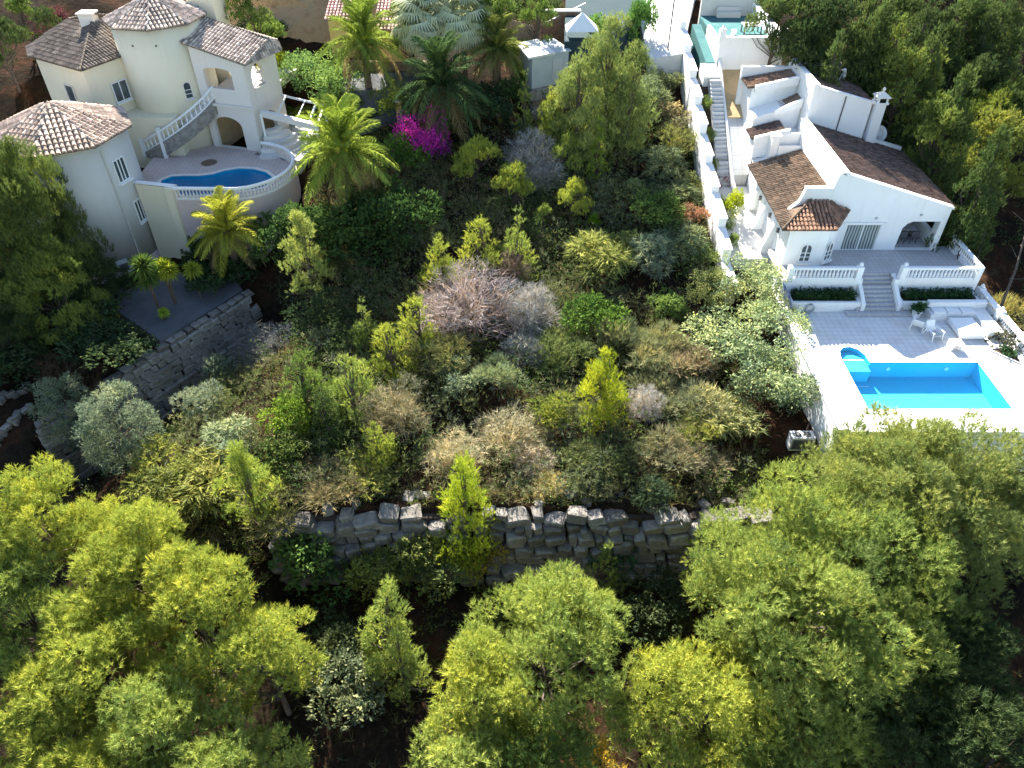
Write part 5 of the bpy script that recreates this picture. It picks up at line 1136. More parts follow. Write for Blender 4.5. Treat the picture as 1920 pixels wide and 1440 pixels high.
SH = {k: [shrub_mesh(500+i*7+j, 2.0, 2.6, k, {'leafy': 22, 'small': 26, 'long': 24, 'dry': 20, 'broom': 28, 'needle': 26}[k]) for j in range(2)] for i, k in enumerate(('leafy', 'small', 'long', 'dry', 'broom', 'needle'))}
_sc = [0]
def shrub(name, cat, label, kind, px, py, H, Wd, col, group=None, pos=None):
    p = pos or spot(px, py, H*.92); _sc[0] += 1
    if not pos and kind != 'dry' and H < 3: Wd *= 1.22; H *= 1.12
    o = bpy.data.objects.new(name, SH[kind][_sc[0] % 2]); C.objects.link(o); o.location = p; o.scale = (Wd/2.6, Wd/2.6, H/2.0); o.rotation_euler = (0, 0, _sc[0]*2.3); o.color = (*col, 1)
    return tag(o, label, cat, group)
MAU = (.37, .29, .275); STR = (.40, .32, .17); BRN = (.26, .185, .11); GYG = (.26, .29, .185); OLI = (.20, .20, .08); MID = (.10, .165, .035)
sl_ = [
 ('dry_bush', 'bush', 'large dry mauve-grey thorn bush in the middle of the plot', 'dry', 880, 516, 4.3, 6.8, MAU),
 ('dry_bush', 'bush', 'grey right shoulder of the dry mauve thorn bush', 'dry', 990, 545, 3.4, 4.0, (.33, .31, .31)),
 ('dry_bush', 'bush', 'brownish dry thorn bush behind the mauve one', 'dry', 955, 480, 2.6, 3.0, (.27, .19, .15)),
 ('dry_bush', 'bush', 'silver-tipped dry bush at the foot of the mauve thorn bush', 'dry', 985, 628, 2.0, 3.0, (.40, .39, .35)),
 ('dead_branches', 'dead branches', 'grey heap of dead branches below the tall feathery pines', 'dry', 1000, 246, 3.3, 4.8, (.40, .37, .34)),
 ('dead_branches', 'dead branches', 'lower grey spill of dead branches above the flat-topped yellow pine', 'dry', 1020, 305, 2.2, 3.4, (.34, .32, .31)),
 ('dry_bush', 'bush', 'small grey-white dead bush right of the brightest young pine', 'dry', 1213, 735, 2.2, 2.3, (.45, .40, .38)),
 ('green_shrub', 'shrub', 'dense mid-green mastic shrub right of the mauve bush', 'leafy', 1120, 560, 3.0, 4.2, MID),
 ('green_shrub', 'shrub', 'yellow-green shrub with drooping leaves above the mastic shrub', 'long', 1140, 450, 2.8, 4.2, (.26, .27, .08)),
 ('green_shrub', 'shrub', 'rounded green shrub high in the hollow, near the stepped wall', 'leafy', 1235, 385, 2.4, 3.4, (.13, .19, .05)),
 ('green_shrub', 'shrub', 'round dark-based green shrub left of the pale pool-side bush', 'leafy', 1255, 560, 2.0, 2.3, (.14, .20, .055)),
 ('green_shrub', 'shrub', 'grey-green upright shrub beside the drooping yellow-green one', 'long', 1215, 465, 2.4, 2.8, GYG),
 ('green_shrub', 'shrub', 'pale spiky-leaved shrub against the foot of the stepped wall', 'long', 1275, 435, 2.2, 3.0, (.26, .29, .15)),
 ('pale_bush', 'bush', 'large pale-leaved bush beside the pool platform, upper part', 'small', 1410, 488, 3.6, 5.2, (.36, .40, .20)),
 ('pale_bush', 'bush', 'large pale-leaved bush beside the pool platform, middle part', 'small', 1390, 585, 3.9, 6.0, (.33, .375, .19)),
 ('pale_bush', 'bush', 'large pale-leaved bush beside the pool platform, lower part', 'small', 1458, 655, 4.0, 5.6, (.30, .35, .18)),
 ('pale_bush', 'bush', 'pale-leaved bush pressed against the side wall of the pool platform, upper one', 'small', 1470, 568, 3.0, 3.6, (.31, .36, .18)),
 ('pale_bush', 'bush', 'pale-leaved bush pressed against the side wall of the pool platform, lower one', 'small', 1503, 690, 3.0, 3.4, (.28, .34, .17)),
 ('pale_bush', 'bush', 'yellowish top of the pale bushes against the end of the stepped wall', 'small', 1340, 520, 2.4, 3.0, (.29, .30, .11)),
 ('broom_shrub', 'shrub', 'grey-green broom shrub right of the mastic shrub', 'broom', 1175, 610, 2.4, 2.6, (.25, .26, .13)),
 ('broom_shrub', 'shrub', 'olive broom shrub between the mastic shrub and the pale bushes', 'broom', 1240, 620, 2.2, 2.8, (.27, .27, .14)),
 ('broom_shrub', 'shrub', 'straw-tinted broom shrub above the small dead bush', 'broom', 1225, 672, 2.0, 3.2, (.30, .29, .15)),
 ('broom_shrub', 'shrub', 'dry brownish broom shrub left of the pale bushes', 'broom', 1300, 660, 2.0, 3.0, (.33, .27, .17)),
 ('broom_shrub', 'shrub', 'olive broom shrub right of the small dead bush', 'broom', 1300, 740, 1.9, 3.2, (.27, .27, .15)),
 ('broom_shrub', 'shrub', 'long yellow reed-like shrub above the broken logs', 'long', 1360, 760, 1.9, 3.4, (.36, .34, .13)),
 ('broom_shrub', 'shrub', 'green-yellow reed tuft left of the long yellow reeds', 'broom', 1325, 790, 1.7, 2.6, (.27, .29, .08)),
 ('broom_shrub', 'shrub', 'grey-green scrub just above the right end of the boulder wall', 'broom', 1255, 830, 1.6, 3.0, (.25, .235, .14)),
 ('broom_shrub', 'shrub', 'straw scrub hanging over the right end of the boulder wall', 'broom', 1310, 850, 1.5, 2.6, (.31, .265, .16)),
 ('green_shrub', 'shrub', 'yellow-green shrub at the foot of the brightest young pine', 'needle', 1035, 752, 1.9, 2.6, (.25, .27, .05)),
 ('pale_shrub', 'shrub', 'whitish green spurge shrub left of the brightest young pine', 'small', 860, 695, 1.9, 2.6, (.30, .34, .20)),
 ('pale_shrub', 'shrub', 'second whitish green spurge shrub right of the first', 'broom', 935, 705, 1.6, 2.4, (.27, .31, .17)),
 ('green_shrub', 'shrub', 'olive scrub in front of the mauve thorn bush', 'broom', 830, 655, 1.8, 3.4, OLI),
 ('green_shrub', 'shrub', 'grey-green scrub right under the mauve thorn bush', 'broom', 1050, 640, 2.0, 3.0, (.21, .245, .09)),
 ('dry_bush', 'bush', 'brown dry bush left of the whitish spurge shrubs', 'dry', 735, 736, 3.0, 4.0, (.30, .26, .16)),
 ('straw_mound', 'dry grass mound', 'straw-coloured mound of dry grass above the boulder wall', 'dry', 955, 780, 2.4, 4.4, (.42, .355, .215)),
 ('straw_mound', 'dry grass mound', 'dry straw patch behind the columnar lime pine', 'dry', 850, 828, 1.9, 3.4, (.42, .36, .22)),
 ('straw_mound', 'dry grass mound', 'pale pinkish straw patch right of the straw mound', 'dry', 1000, 840, 1.3, 2.6, (.48, .38, .28)),
 ('straw_mound', 'dry grass mound', 'golden tuft overhanging the boulder wall', 'dry', 1030, 890, 1.1, 2.2, (.46, .37, .16)),
 ('green_shrub', 'shrub', 'dark green shrub behind the boulder wall, in the pine shadow', 'broom', 1140, 850, 1.4, 3.2, (.09, .11, .045)),  # leaf colour darkened to stand for the pine's shadow
 ('green_shrub', 'shrub', 'bright round leafy shrub below the dark-based young pine', 'leafy', 535, 770, 2.2, 2.4, (.17, .24, .035)),
 ('green_shrub', 'shrub', 'spiky pale tuft left of the bright round leafy shrub', 'long', 425, 800, 1.5, 2.6, (.32, .36, .20)),
 ('green_shrub', 'shrub', 'low yellow-green scrub above the yellow pines', 'needle', 300, 860, 2.0, 4.2, (.21, .225, .05)),
 ('green_shrub', 'shrub', 'scrub with hanging shoots beside the feathery lime pine', 'long', 355, 890, 2.2, 4.0, (.23, .23, .065)),
 ('green_shrub', 'shrub', 'olive scrub at the left end of the boulder wall', 'broom', 505, 930, 1.7, 3.2, (.24, .225, .09)),
 ('green_shrub', 'shrub', 'dark green scrub behind the feathery lime pine', 'leafy', 520, 850, 2.0, 3.0, (.085, .12, .035)),
 ('green_shrub', 'shrub', 'olive scrub behind the left end of the boulder wall', 'needle', 680, 875, 1.5, 3.0, (.21, .22, .055)),
 ('silver_shrub', 'shrub', 'sparse silvery shrub below the grey masonry wall, taller part', 'needle', 405, 665, 3.0, 2.8, (.26, .30, .20)),
 ('silver_shrub', 'shrub', 'sparse silvery shrub below the grey masonry wall, lower part', 'needle', 365, 735, 2.2, 2.4, (.27, .30, .21)),
 ('laurel_shrub', 'shrub', 'dark glossy blue-green laurel below the left end of the boulder wall', 'leafy', 590, 988, 4.2, 5.2, (.095, .155, .045)),
 ('tufted_shrub', 'shrub', 'yellow-green tufted shrub left of the columnar pine foot', 'leafy', 700, 1040, 3.0, 3.6, (.22, .24, .06)),
 ('tufted_shrub', 'shrub', 'tufted olive shrub in front of the columnar pine', 'leafy', 800, 1030, 3.6, 4.0, (.19, .21, .07)),
 ('tufted_shrub', 'shrub', 'orange-tinted tufted shrub right of the columnar pine', 'leafy', 905, 1025, 3.0, 2.6, (.30, .25, .055)),
 ('dark_shrub', 'shrub', 'dark blue-green shrub behind the small bright pine under the boulder wall', 'leafy', 1160, 1000, 3.4, 3.2, (.055, .12, .06)),
 ('dark_shrub', 'shrub', 'dark shrub with pale leaves at the bottom, left of the slim leaning pine', 'leafy', 640, 1275, 3.0, 4.0, (.17, .19, .10)),
 ('dark_shrub', 'shrub', 'dark shrub with scattered pale leaves right of the yellow-green pines', 'leafy', 620, 1180, 2.4, 3.0, (.08, .10, .045)),
 ('dark_shrub', 'shrub', 'shaded scrub in the dark gap below the boulder wall', 'leafy', 1230, 1130, 2.2, 3.4, (.05, .065, .03)),  # leaf colour darkened to stand for the shade of the gap
 ('dry_bush', 'bush', 'dry yellowish bush at the right edge beside the gully', 'broom', 1892, 575, 2.6, 3.2, (.36, .32, .12)),
 ('dark_shrub', 'shrub', 'dark brown-green scrub at the right edge below the yellowish bush', 'leafy', 1895, 650, 2.2, 3.6, (.10, .10, .06)),
 ('dry_bush', 'bush', 'tan dried shrub beside the stepped wall, high on the plot', 'leafy', 1262, 205, 2.0, 3.0, (.33, .27, .15)),
 ('dry_bush', 'bush', 'reddish brown dried shrub beside the lower part of the stepped wall', 'leafy', 1300, 395, 1.8, 2.0, (.36, .19, .12)),
 ('green_shrub', 'shrub', 'olive shrub at the very top of the plot against the stepped wall', 'small', 1255, 118, 2.4, 3.6, (.23, .245, .11)),
 ('green_shrub', 'shrub', 'pale drooping shrub right of the tall feathery pines', 'long', 1215, 165, 2.6, 3.4, (.25, .28, .14)),
 ('green_shrub', 'shrub', 'yellowish grass-like shrub beside the stepped wall, below the tan dried shrub', 'broom', 1275, 250, 2.0, 3.6, (.27, .27, .10)),
 ('green_shrub', 'shrub', 'dull green shrub in the middle of the wall-side scrub', 'long', 1240, 290, 2.0, 3.4, (.19, .215, .11)),
 ('green_shrub', 'shrub', 'small light shrub in the hollow below the narrow green pine', 'leafy', 1200, 340, 1.7, 2.0, (.24, .29, .12)),
 ('green_shrub', 'shrub', 'olive shrub touching the stepped wall above the reddish one', 'small', 1310, 330, 1.9, 2.2, (.24, .25, .09)),
 ('green_shrub', 'shrub', 'sprawling green shrub in the hollow left of the reddish shrub', 'long', 1255, 345, 1.7, 3.2, (.17, .20, .10)),
 ('green_shrub', 'shrub', 'small leafy shrub below the rounded shrub near the stepped wall', 'leafy', 1320, 470, 1.5, 2.0, (.20, .25, .09)),
 ('lemon_shrub', 'shrub', 'bright yellow-green shrub between the stepped wall and the villa', 'leafy', 1373, 366, 2.2, 1.7, (.36, .40, .03)),
 ('red_shrub', 'shrub', 'small dark red shrub at the foot of the grey steps', 'small', 1356, 325, 1.3, 1.2, (.22, .035, .05)),
 ('ivy_hedge', 'hedge', 'dark ivy-covered mass under the palm beside the kidney pool, left part', 'leafy', 640, 370, 4.4, 7.0, (.06, .10, .03)),
 ('ivy_hedge', 'hedge', 'dark ivy-covered mass below the bougainvillea, right part', 'leafy', 725, 350, 4.6, 6.5, (.055, .095, .03)),
 ('leafy_tree', 'shrub', 'vivid green leafy shrub just below the bougainvillea', 'leafy', 762, 258, 3.0, 3.8, (.12, .21, .045)),
 ('green_shrub', 'shrub', 'green shrub under the deck wall left of the ivy mass', 'leafy', 590, 395, 2.0, 2.4, (.10, .17, .04)),
 ('green_shrub', 'shrub', 'dark shrub at the foot of the pale feathery pine', 'leafy', 440, 500, 1.6, 3.0, (.045, .085, .035)),
 ('bougainvillea', 'flowering shrub', 'magenta bougainvillea in full bloom beside the grey garden wall', 'small', 790, 205, 4.4, 4.6, (.60, .045, .40)),
 ('garden_tree', 'tree', 'round green garden tree behind the white pergola', 'small', 585, 88, 4.6, 6.4, (.20, .29, .09)),
 ('garden_tree', 'tree', 'smaller green garden tree right of the white pergola', 'small', 632, 150, 3.4, 3.4, (.14, .22, .06)),
 ('lemon_shrub', 'shrub', 'yellow-green shrub beside the loggia of the cream villa', 'small', 508, 98, 3.6, 2.4, (.38, .42, .04)),
 ('lemon_shrub', 'shrub', 'lower yellow-green shrub between the loggia and the round garden tree', 'small', 520, 135, 2.4, 2.2, (.28, .34, .04)),
 ('green_shrub', 'shrub', 'low green shrub inside the pergola frame', 'long', 555, 205, 1.6, 3.0, (.26, .32, .07)),
 ('garden_tree', 'tree', 'small bright tree at the end of the grey garden wall', 'small', 725, 160, 2.8, 2.8, (.24, .29, .05)),
 ('green_shrub', 'shrub', 'grey-green shrub between the bougainvillea and the dark palm', 'small', 770, 150, 2.2, 3.2, (.23, .28, .13)),
 ('green_shrub', 'shrub', 'dark hedge under the silver fan palm', 'leafy', 905, 175, 3.2, 5.0, (.045, .075, .035)),
 ('green_shrub', 'shrub', 'dark hedge in front of the grey outbuilding', 'leafy', 950, 150, 3.0, 3.6, (.06, .10, .035)),
 ('green_shrub', 'shrub', 'bright green creeper beside the grey outbuilding', 'leafy', 985, 125, 2.2, 2.0, (.17, .25, .045)),
 ('leafy_tree', 'tree', 'vivid green leafy tree left of the tall feathery pine top', 'leafy', 1130, 28, 4.4, 3.2, (.12, .22, .05)),
 ('leafy_tree', 'tree', 'vivid green leafy tree right of the tall feathery pine top', 'leafy', 1205, 6, 4.4, 2.8, (.12, .22, .05)),
 ('green_shrub', 'shrub', 'weeds at the corner of the white drive', 'small', 1245, 85, 1.0, 1.6, (.25, .30, .11)),
 ('green_shrub', 'shrub', 'dark shrub on the dry bank behind the cream villa', 'leafy', 490, 45, 2.4, 3.4, (.03, .045, .025)),
 ('green_shrub', 'shrub', 'dark reddish bush behind the chimney of the cream villa', 'leafy', 85, 15, 3.0, 3.4, (.13, .05, .06)),
 ('green_shrub', 'shrub', 'olive bush at the top edge left of the paling fence', 'leafy', 960, -10, 3.0, 4.4, (.12, .15, .05)),
 ('green_shrub', 'shrub', 'dark bush beside the brown stone wall at the top edge', 'leafy', 1035, -5, 2.8, 2.6, (.06, .09, .035)),
 ('dark_shrub', 'shrub', 'tall dark shrub under the curved deck wall, right of the short date palm', 'leafy', 505, 425, 3.4, 4.2, (.075, .125, .04)),
 ('dark_shrub', 'shrub', 'dark shrub at the foot of the curved deck wall, below the white pergola side', 'leafy', 560, 395, 2.8, 3.4, (.07, .12, .04)),
 ('dark_shrub', 'shrub', 'dark shrub in the garden between the dracaenas and the grey masonry wall', 'leafy', 390, 505, 2.0, 3.2, (.05, .085, .035)),
 ('dark_shrub', 'shrub', 'dark shrub behind the short date palm against the cream pier', 'leafy', 370, 455, 2.2, 2.8, (.07, .11, .035)),
 ('dark_shrub', 'shrub', 'dark shrub on the bare soil above the left part of the grey masonry wall', 'leafy', 200, 640, 2.4, 4.2, (.05, .075, .035)),
 ('dark_shrub', 'shrub', 'reddish dark scrub on the soil above the grey masonry wall', 'broom', 130, 680, 1.8, 4.0, (.085, .06, .04)),
 ('dark_shrub', 'shrub', 'dark shrub against the pink house base beside the plant pots', 'leafy', 160, 590, 2.6, 3.6, (.05, .08, .035)),
 ('dark_shrub', 'shrub', 'dark shrub at the left edge over the stone edging', 'leafy', 30, 640, 2.4, 4.4, (.05, .075, .035)),
 ('grey_shrub', 'shrub', 'dry grey tangle in the shade at the right end of the grey masonry wall', 'dry', 495, 620, 2.4, 4.4, (.17, .17, .17)),
 ('dark_shrub', 'shrub', 'dark scrub in the hollow below the pale feathery pine', 'needle', 600, 570, 2.2, 4.4, (.06, .085, .035)),
 ('trailing_shrub', 'shrub', 'trailing scrub hanging over the middle of the boulder wall', 'long', 1110, 885, 1.1, 2.2, (.12, .135, .06)),
 ('trailing_shrub', 'shrub', 'trailing dry scrub over the left part of the boulder wall', 'broom', 640, 905, 1.3, 3.0, (.20, .17, .09)),
 ('trailing_shrub', 'shrub', 'dark trailing plant hanging down the right part of the boulder wall', 'long', 1230, 915, 1.5, 1.8, (.06, .085, .045)),
 ('green_shrub', 'shrub', 'low garden shrub beside the curved steps', 'small', 600, 255, 1.6, 2.6, (.22, .28, .07)),
 ('green_shrub', 'shrub', 'leafy garden shrub left of the bare palm trunk', 'small', 655, 165, 2.0, 2.8, (.16, .22, .07)),
 ('green_shrub', 'shrub', 'white-flowered bush under the silver fan palm', 'small', 800, 120, 1.6, 2.6, (.36, .38, .25)),
]
for a in sl_: shrub(a[0], a[1], a[2], *a[3:])
p_strip = [(15.35, 54.5), (15.35, 56.8), (15.35, 59.3), (15.4, 46.2), (15.5, 48.2), (15.5, 50.2)]
for i, (x, y) in enumerate(p_strip):
    shrub('border_plant', 'plant', ('low border plant beside the grey steps, bottom of the flight', 'low border plant beside the grey steps, lower half', 'low border plant beside the grey steps, near the top', 'low plant inside the lower end of the stepped wall', 'grey-green plant on the side path, nearest the pool', 'small plant on the side path below the lemon-green shrub')[i], ('small', 'leafy')[i % 2], 0, 0, 1.2, 1.2, (.20, .26, .07), None, (x, y, float(np.interp(y, [45, 53.2, 61.2], [.7, 1.9, 7.0]))))
# clipped hedges in the planters
def hedge(label, x0, x1):
    R = np.random.RandomState(int(x0*10)); n = 1100; P = np.stack([R.uniform(x0, x1, n), R.uniform(40.0, 40.9, n), R.uniform(.5, 1.05, n)+.12*np.sin(np.linspace(0, 9, n))], 1); V_, t_ = leaves(R, P, unit(R.normal(size=(n, 3))+np.array((0, -.3, .8))), 4, .12, .075, .6, R.uniform(.2, .6, n), .05)
    o = link('hedge', np_mesh('hedge', V_, t_, M['leaf'], 4), color=(.04, .085, .03)); tag(o, label, 'hedge')
hedge('dark green hedge in the planter left of the pale steps', 18.2, 22.2); hedge('dark green hedge in the planter right of the pale steps', 25.3, 29.9)
t = thing('potted_plant', 'white pot with a dark leafy plant beside the corner bench', 'potted plant', (25.9, 39.2, 0)); MB().lathe([(.22, 0), (.34, .5), (.38, .55), (.33, .56), (.05, .5)], (25.9, 39.2, 0), 14).build('pot', M['plastic'], t)
R_ = np.random.RandomState(4); P_ = np.array((25.9, 39.2, .6))+R_.normal(0, .16, (60, 3)); V_, t_ = leaves(R_, P_, unit(R_.normal(size=(60, 3))+np.array((0, 0, .8))), 5, .3, .12, .6, R_.uniform(.3, .6, 60), .05); o = link('foliage', np_mesh('foliage', V_, t_, M['leaf'], 4), t, color=(.05, .11, .04))
R_ = np.random.RandomState(6); P_ = np.array((29.8, 35.3, .15))+R_.normal(0, .2, (40, 3))*np.array((1, 1, .3)); V_, t_ = leaves(R_, P_, unit(R_.normal(size=(40, 3))+np.array((0, 0, .8))), 5, .3, .1, .6, R_.uniform(.2, .5, 40), .05); o = link('bed_plant', np_mesh('bed_plant', V_, t_, M['leaf'], 4), color=(.05, .09, .04)); tag(o, 'small dark plant in the triangular bed by the outer balustrade', 'plant')
# olive trees
for px, py, H, Wd, sd_, lab in ((112, 735, 5.2, 4.2, 1, 'left one of two grey-green olive trees below the grey masonry wall'), (188, 738, 5.8, 5.0, 2, 'right and fuller one of two grey-green olive trees below the grey masonry wall')):
    R = np.random.RandomState(700+sd_); n = 70; a = R.uniform(0, 6.3, n); z = R.uniform(.08, .92, n); q = Wd/2*.85*np.sqrt(R.uniform(.1, 1, n))*np.sin(PI*np.clip(z*.95+.05, 0, 1))**.6; cen = np.stack([q*np.cos(a), q*np.sin(a), z*H], 1); rad = np.full(n, .5)*R.uniform(.7, 1.2, n)
    P, D, T = puff_points(R, cen, rad, 190, .35, 1.0, -.6); V_, t_ = leaves(R, P, D, 6, .19, .05, .6, T, .06); mb = MB(); limbs(mb, (0, 0, -.4), (0, 0, H*.8), cen[:20], rad[:20], .14, R); tree('olive_tree', 'olive tree', lab, (mb.mesh('trunk', M['bark']), np_mesh('crown', V_, t_, M['leaf'], 4)), spot(px, py, H), (.20, .235, .155), group='olive trees')

# ------------------------------------------------------------------ palms
def frond_mesh(seed, L, arch, droop, lw=.034, n=60):
    """feather frond along +x; arch lifts, droop bends the end down"""
    R = np.random.RandomState(seed); V_ = []; T = []
    def sp(s_): return np.array((L*s_*(1-.12*s_*s_), 0, L*(arch*s_-droop*s_*s_)))
    for i in range(n):
        s_ = .1+.9*i/n; p = sp(s_); d = unit(sp(s_+.02)-p); ll = L*.25*math.sin(PI*min(1, .2+.8*s_))**.6*(1 if s_ < .9 else .7)
        for sg in (-1, 1):
            dr = unit(d*.75+np.array((0, sg*.8, 0))+np.array((0, 0, .45-.35*s_))+R.normal(0, .12, 3)); w_ = unit(np.cross(dr, (0, 0, 1)))*lw; mid = p+dr*ll*.55; tip = p+dr*ll-np.array((0, 0, ll*.34))
            V_ += [[p-w_*.5, p+w_*.5, mid+w_*.6], [p-w_*.5, mid+w_*.6, mid-w_*.6], [mid-w_*.6, mid+w_*.6, tip]]; tt = R.uniform(.35, .65); T += [tt]*3
    for i in range(10):
        a, b = sp(i/10), sp((i+1)/10); w_ = np.array((0, .045*(1.1-i/10), 0)); V_ += [[a-w_, a+w_, b]]; T += [.9]
    return np_mesh('frond', np.array(V_), T, M['leaf'])
FR = [frond_mesh(1, 2.6, .55, .45), frond_mesh(2, 2.8, .35, .75), frond_mesh(3, 2.5, .15, .95), frond_mesh(4, 2.7, .8, .5)]
def fan_mesh(seed, L):
    R = np.random.RandomState(seed); V_ = []; T = []; c = np.array((L*.62, 0, 0.0))
    V_ += [[np.array((0, -.02, 0)), np.array((0, .02, 0)), c]]; T += [.7]
    for k in range(26):
        a = -2.0+4.0*k/25; d = np.array((math.cos(a), math.sin(a), .12)); m = c+d*L*.34; tip = c+d*L*.6-np.array((0, 0, L*(.26+.16*R.rand()))); w_ = np.array((-math.sin(a), math.cos(a), 0))*.055
        V_ += [[c, m-w_, m+w_], [m-w_, m+w_, tip]]; tt = R.uniform(.35, .75); T += [tt, tt]
    return np_mesh('frond', np.array(V_), T, M['leaf'])
FAN = [fan_mesh(1, 1.5), fan_mesh(2, 1.7)]
def palm(label, px, py, H, rad, col, n=34, kind='date', thick=.28, seed=0, group='palms in the cream villa garden', dead=4):
    p = spot(px, py, H) if not isinstance(px, tuple) else px; R = random.Random(seed)
    t = thing('palm_tree', label, 'palm tree', p, group)
    mb = MB(); k = int(H/.3)+1; mb.tube([(0, 0, -.6+(H+.5)*i/k) for i in range(k+1)], thick, 9, thick*.85)
    for i in range(k): mb.lathe([(thick*1.12, 0), (thick*.93, .2)], (0, 0, -.3+(H)*i/k), 9, False)
    if kind == 'date': mb.lathe([(thick, 0), (thick*1.7, .45), (thick*1.3, .8), (.1, 1.0)], (0, 0, H-.7), 9)
    o = bpy.data.objects.new('trunk', mb.mesh('trunk', M['palmbark'])); C.objects.link(o); o.parent = t
    for i in range(n):
        f = i/n; a = i*2.39996; el = math.radians(72-92*f) if kind == 'date' else math.radians(95-150*f)
        me = (FR[3] if f < .25 else FR[0] if f < .5 else FR[1] if f < .78 else FR[2]) if kind == 'date' else FAN[i % 2]
        o = bpy.data.objects.new('frond', me); C.objects.link(o); o.parent = t; o.location = (0, 0, H+.1+(.25 if f < .4 else 0)); o.rotation_euler = (R.uniform(-.25, .25), -el*(.75 if kind == 'date' else 1.0), a+R.uniform(-.15, .15)); s_ = rad/2.6 if kind == 'date' else rad/2.0; s_ *= R.uniform(.88, 1.1); o.scale = (s_, s_, s_)
        c = col if f < .86 or kind != 'date' else (.26, .19, .09); v = R.uniform(.85, 1.2); o.color = (c[0]*v, c[1]*v, c[2]*v, 1)
    return t
PG = (.24, .30, .055)
palm('tall date palm with a bare brown trunk, left of the silver fan palm', 683, 95, 4.8, 3.6, PG, 46, seed=1)
palm('date palm rising beside the white curved end of the kidney pool', 642, 290, 4.8, 3.8, (.27, .33, .055), 54, seed=2)
palm('short date palm in front of the kidney pool deck wall', 430, 448, 3.4, 2.9, (.36, .36, .055), 44, seed=3)
palm('date palm in front of the grey outbuilding', 932, 100, 3.6, 3.0, (.20, .22, .06), 40, seed=4)
palm('dark shaded date palm above the bougainvillea', 828, 165, 4.4, 4.0, (.075, .12, .045), 46, seed=5)  # frond colour darkened for the shade of the fan palms
palm('large silver-green fan palm at the top, left crown', 800, 42, 4.6, 3.2, (.56, .58, .40), 84, 'fan', .2, 6)
palm('large silver-green fan palm at the top, right crown', 868, 38, 4.8, 3.1, (.52, .55, .36), 80, 'fan', .2, 7)
# dracaenas: trunk plus leaf heads
def blade_head(seed, n, L):
    R = np.random.RandomState(seed); d = unit(R.normal(size=(n, 3))+np.array((0, 0, .45))); b = d*.08; w_ = unit(np.cross(d, R.normal(size=(n, 3))))*.045; m = b+d*L*.55; tip = b+d*L-np.array((0, 0, .18))*L
    V_ = np.concatenate([np.stack([b-w_*.5, b+w_*.5, m+w_], 1), np.stack([b-w_*.5, m+w_, m-w_], 1), np.stack([m-w_, m+w_, tip], 1)]); return np_mesh('leaf_head', V_, np.tile(R.uniform(.3, .8, n), 3), M['leaf'])
BH = [blade_head(1, 190, .8), blade_head(2, 170, .75)]
for px, py, H, heads, col, lab in ((268, 500, 3.8, [(0, 0, 0, 1.3), (.2, .1, -.6, 1.1), (-.1, 0, -1.1, 1.0)], (.10, .15, .035), 'tall darker dracaena against the pink base of the round wing'), (308, 510, 3.0, [(0, 0, 0, 1.1), (.45, -.2, -.1, 1.0), (-.35, .1, -.2, .95)], (.27, .30, .035), 'bright dracaena with three leaf heads beside the tall darker one'), (362, 512, 2.4, [(0, 0, 0, .9)], (.25, .29, .04), 'single-headed dracaena right of the bright three-headed one'), (400, 445, 2.6, [(0, 0, 0, 1.2), (.25, .1, .15, 1.0)], (.28, .31, .03), 'bright yucca in front of the short date palm'), (307, 588, .9, [(0, 0, 0, .55)], (.32, .42, .05), 'tiny lime yucca beside the garden paving')):
    p = spot(px, py, H); t = thing('dracaena', lab, 'dracaena', p, 'dracaenas and yuccas below the cream villa')
    mb = MB(); [mb.tube([(0, 0, -.5), (x*.4, y*.4, (H+z)*.6), (x, y, H+z)], .07, 6, .045) for x, y, z, s_ in heads]; o = bpy.data.objects.new('trunk', mb.mesh('trunk', M['palmbark'])); C.objects.link(o); o.parent = t
    for i, (x, y, z, s_) in enumerate(heads):
        o = bpy.data.objects.new('leaf_head', BH[i % 2]); C.objects.link(o); o.parent = t; o.location = (x, y, H+z); o.scale = (s_, s_, s_); o.color = (*col, 1)
# fallen logs near the right end of the wall
for i, (pa, pb, lab) in enumerate((((1505, 860), (1540, 835), 'thicker pale broken log beside the broad spreading pine'), ((1480, 875), (1515, 800), 'thin grey broken log leaning beside the thicker one'), ((1245, 690), (1310, 735), 'pale fallen branch below the pale-leaved bushes'))):
    a, b = Vector(spot(*pa, .2)), Vector(spot(*pb, .3)); t = thing('fallen_log', lab, 'log', a, 'fallen wood on the plot'); m_ = MB().tube([a+Vector((0, 0, .15)), a.lerp(b, .5)+Vector((.1, 0, .35)), b+Vector((0, 0, .3))], (.15, .06, .09)[i], 6, .04); m_.tube([a.lerp(b, .5)+Vector((.1, 0, .35)), a.lerp(b, .6)+Vector((.5, .2, .8))], .04, 5, .015); m_.build('log', M['bark'], t)

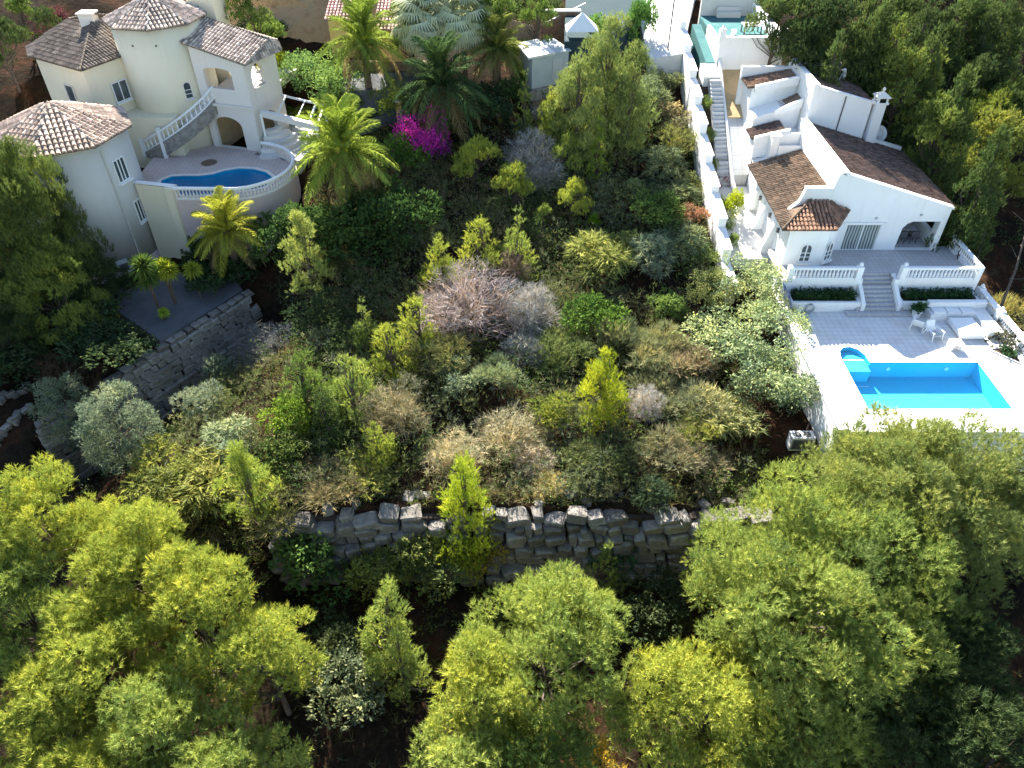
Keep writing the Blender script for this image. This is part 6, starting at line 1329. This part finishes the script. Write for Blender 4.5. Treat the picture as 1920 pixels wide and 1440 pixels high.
# ------------------------------------------------------------------ ground cover nobody could count
def cover(name, n, reg, seed, kind, col, blades, ln, wd):
    R = np.random.RandomState(seed); x = R.uniform(reg[0], reg[1], n); y = R.uniform(reg[2], reg[3], n)
    f = np.sin(x*.45+1.3*np.sin(y*.3))+np.sin(y*.5+seed)+R.normal(0, .6, n); keep = f > -.1
    keep &= ~((x > 14.0) & (y > 28.5) & (x < 31.2) & (y < 74)); keep &= ~((x < -15.8) & (y > 47)); keep &= ~((y > 24.2) & (y < 25.6) & (x > -13) & (x < 12)); keep &= ~((x > -13) & (x < 18) & (y > 63))
    s = (x-GWA[0])*_gn[0]+(y-GWA[1])*_gn[1]; keep &= ~((s > -.9) & (s < 2.0) & (y > 27) & (y < 45)); keep &= ~((s > 0) & (y > 39) & (x < -17))
    x, y = x[keep], y[keep]; P = np.stack([x, y, zg(x, y)-.03], 1); D = unit(R.normal(0, .35, P.shape)+np.array((0, 0, 1.0))); T = np.clip(R.normal(.5, .18, len(P)), 0, 1)
    if kind == 'grass': V_, t_ = sprays(R, P, D, blades, ln, wd, .05, .75, T, .15); k = 3
    else: V_, t_ = leaves(R, P+D*.25, D, blades, ln, wd, .9, T, .22); k = 4
    o = link(name, np_mesh(name, V_, t_, M['dry'] if kind == 'grass' else M['leaf'], k), color=col); tag(o, kind='stuff')
def scrub(name, n, col, seed, kind, hgt):
    R = np.random.RandomState(seed); x = R.uniform(-21, 14, n); y = R.uniform(25.8, 62, n); f = np.sin(x*.5+seed)+np.sin(y*.45+1.7*seed+.4*x)+R.normal(0, .5, n); keep = f > 0.0
    s = (x-GWA[0])*_gn[0]+(y-GWA[1])*_gn[1]; keep &= ~(s > -1.2); keep &= ~((x < -15) & (y > 46)); keep &= (y < 60-.5*np.maximum(0, -x))
    x, y = x[keep], y[keep]; P = np.stack([x, y, zg(x, y)], 1); m = 16; h = hgt*R.uniform(.5, 1.3, (len(P), 1, 1))
    Q = P[:, None]+R.normal(0, .33, (len(P), m, 3))*np.array((1, 1, 0)); Q[..., 2] += (R.uniform(.1, 1, (len(P), m, 1))*h)[..., 0]; T = np.clip(.45+R.normal(0, .2, (len(P), 1))+R.normal(0, .08, (len(P), m)), 0, 1).reshape(-1); Q = Q.reshape(-1, 3)
    D = unit(R.normal(0, .6, Q.shape)+np.array((0, 0, 1.0)))
    if kind == 'leaf': V_, t_ = leaves(R, Q, D, 4, .13, .07, .8, T, .07); k = 4
    else: V_, t_ = sprays(R, Q, D, 5, .30, .03, .15, .55, T); k = 3
    o = link(name, np_mesh(name, V_, t_, M['leaf'], k), color=col); tag(o, kind='stuff')
scrub('olive_scrub', 2000, (.15, .165, .07), 11, 'spray', 1.5); scrub('grey_scrub', 1700, (.20, .215, .13), 12, 'spray', 1.3); scrub('leafy_scrub', 1700, (.10, .14, .045), 13, 'leaf', 1.6); scrub('straw_scrub', 1100, (.27, .23, .13), 14, 'spray', .8)
cover('dry_grass', 9000, (-22, 14.2, 24, 62), 1, 'grass', (.27, .215, .115), 11, .7, .035)
cover('green_grass', 8000, (-22, 14.2, 24, 62), 2, 'grass', (.14, .16, .055), 11, .7, .035)
cover('ground_cover', 3600, (-22, 14.2, 20, 62), 3, 'leaf', (.10, .13, .04), 24, .15, .085)
cover('forest_grass', 7000, (-45, 60, 2, 25), 4, 'grass', (.10, .10, .045), 9, .6, .05)
cover('wood_undergrowth', 5600, (30.5, 66, 20, 100), 5, 'leaf', (.075, .095, .04), 16, .22, .13)
cover('bank_undergrowth', 1500, (-48, -20, 20, 47), 6, 'leaf', (.07, .085, .04), 18, .18, .11)
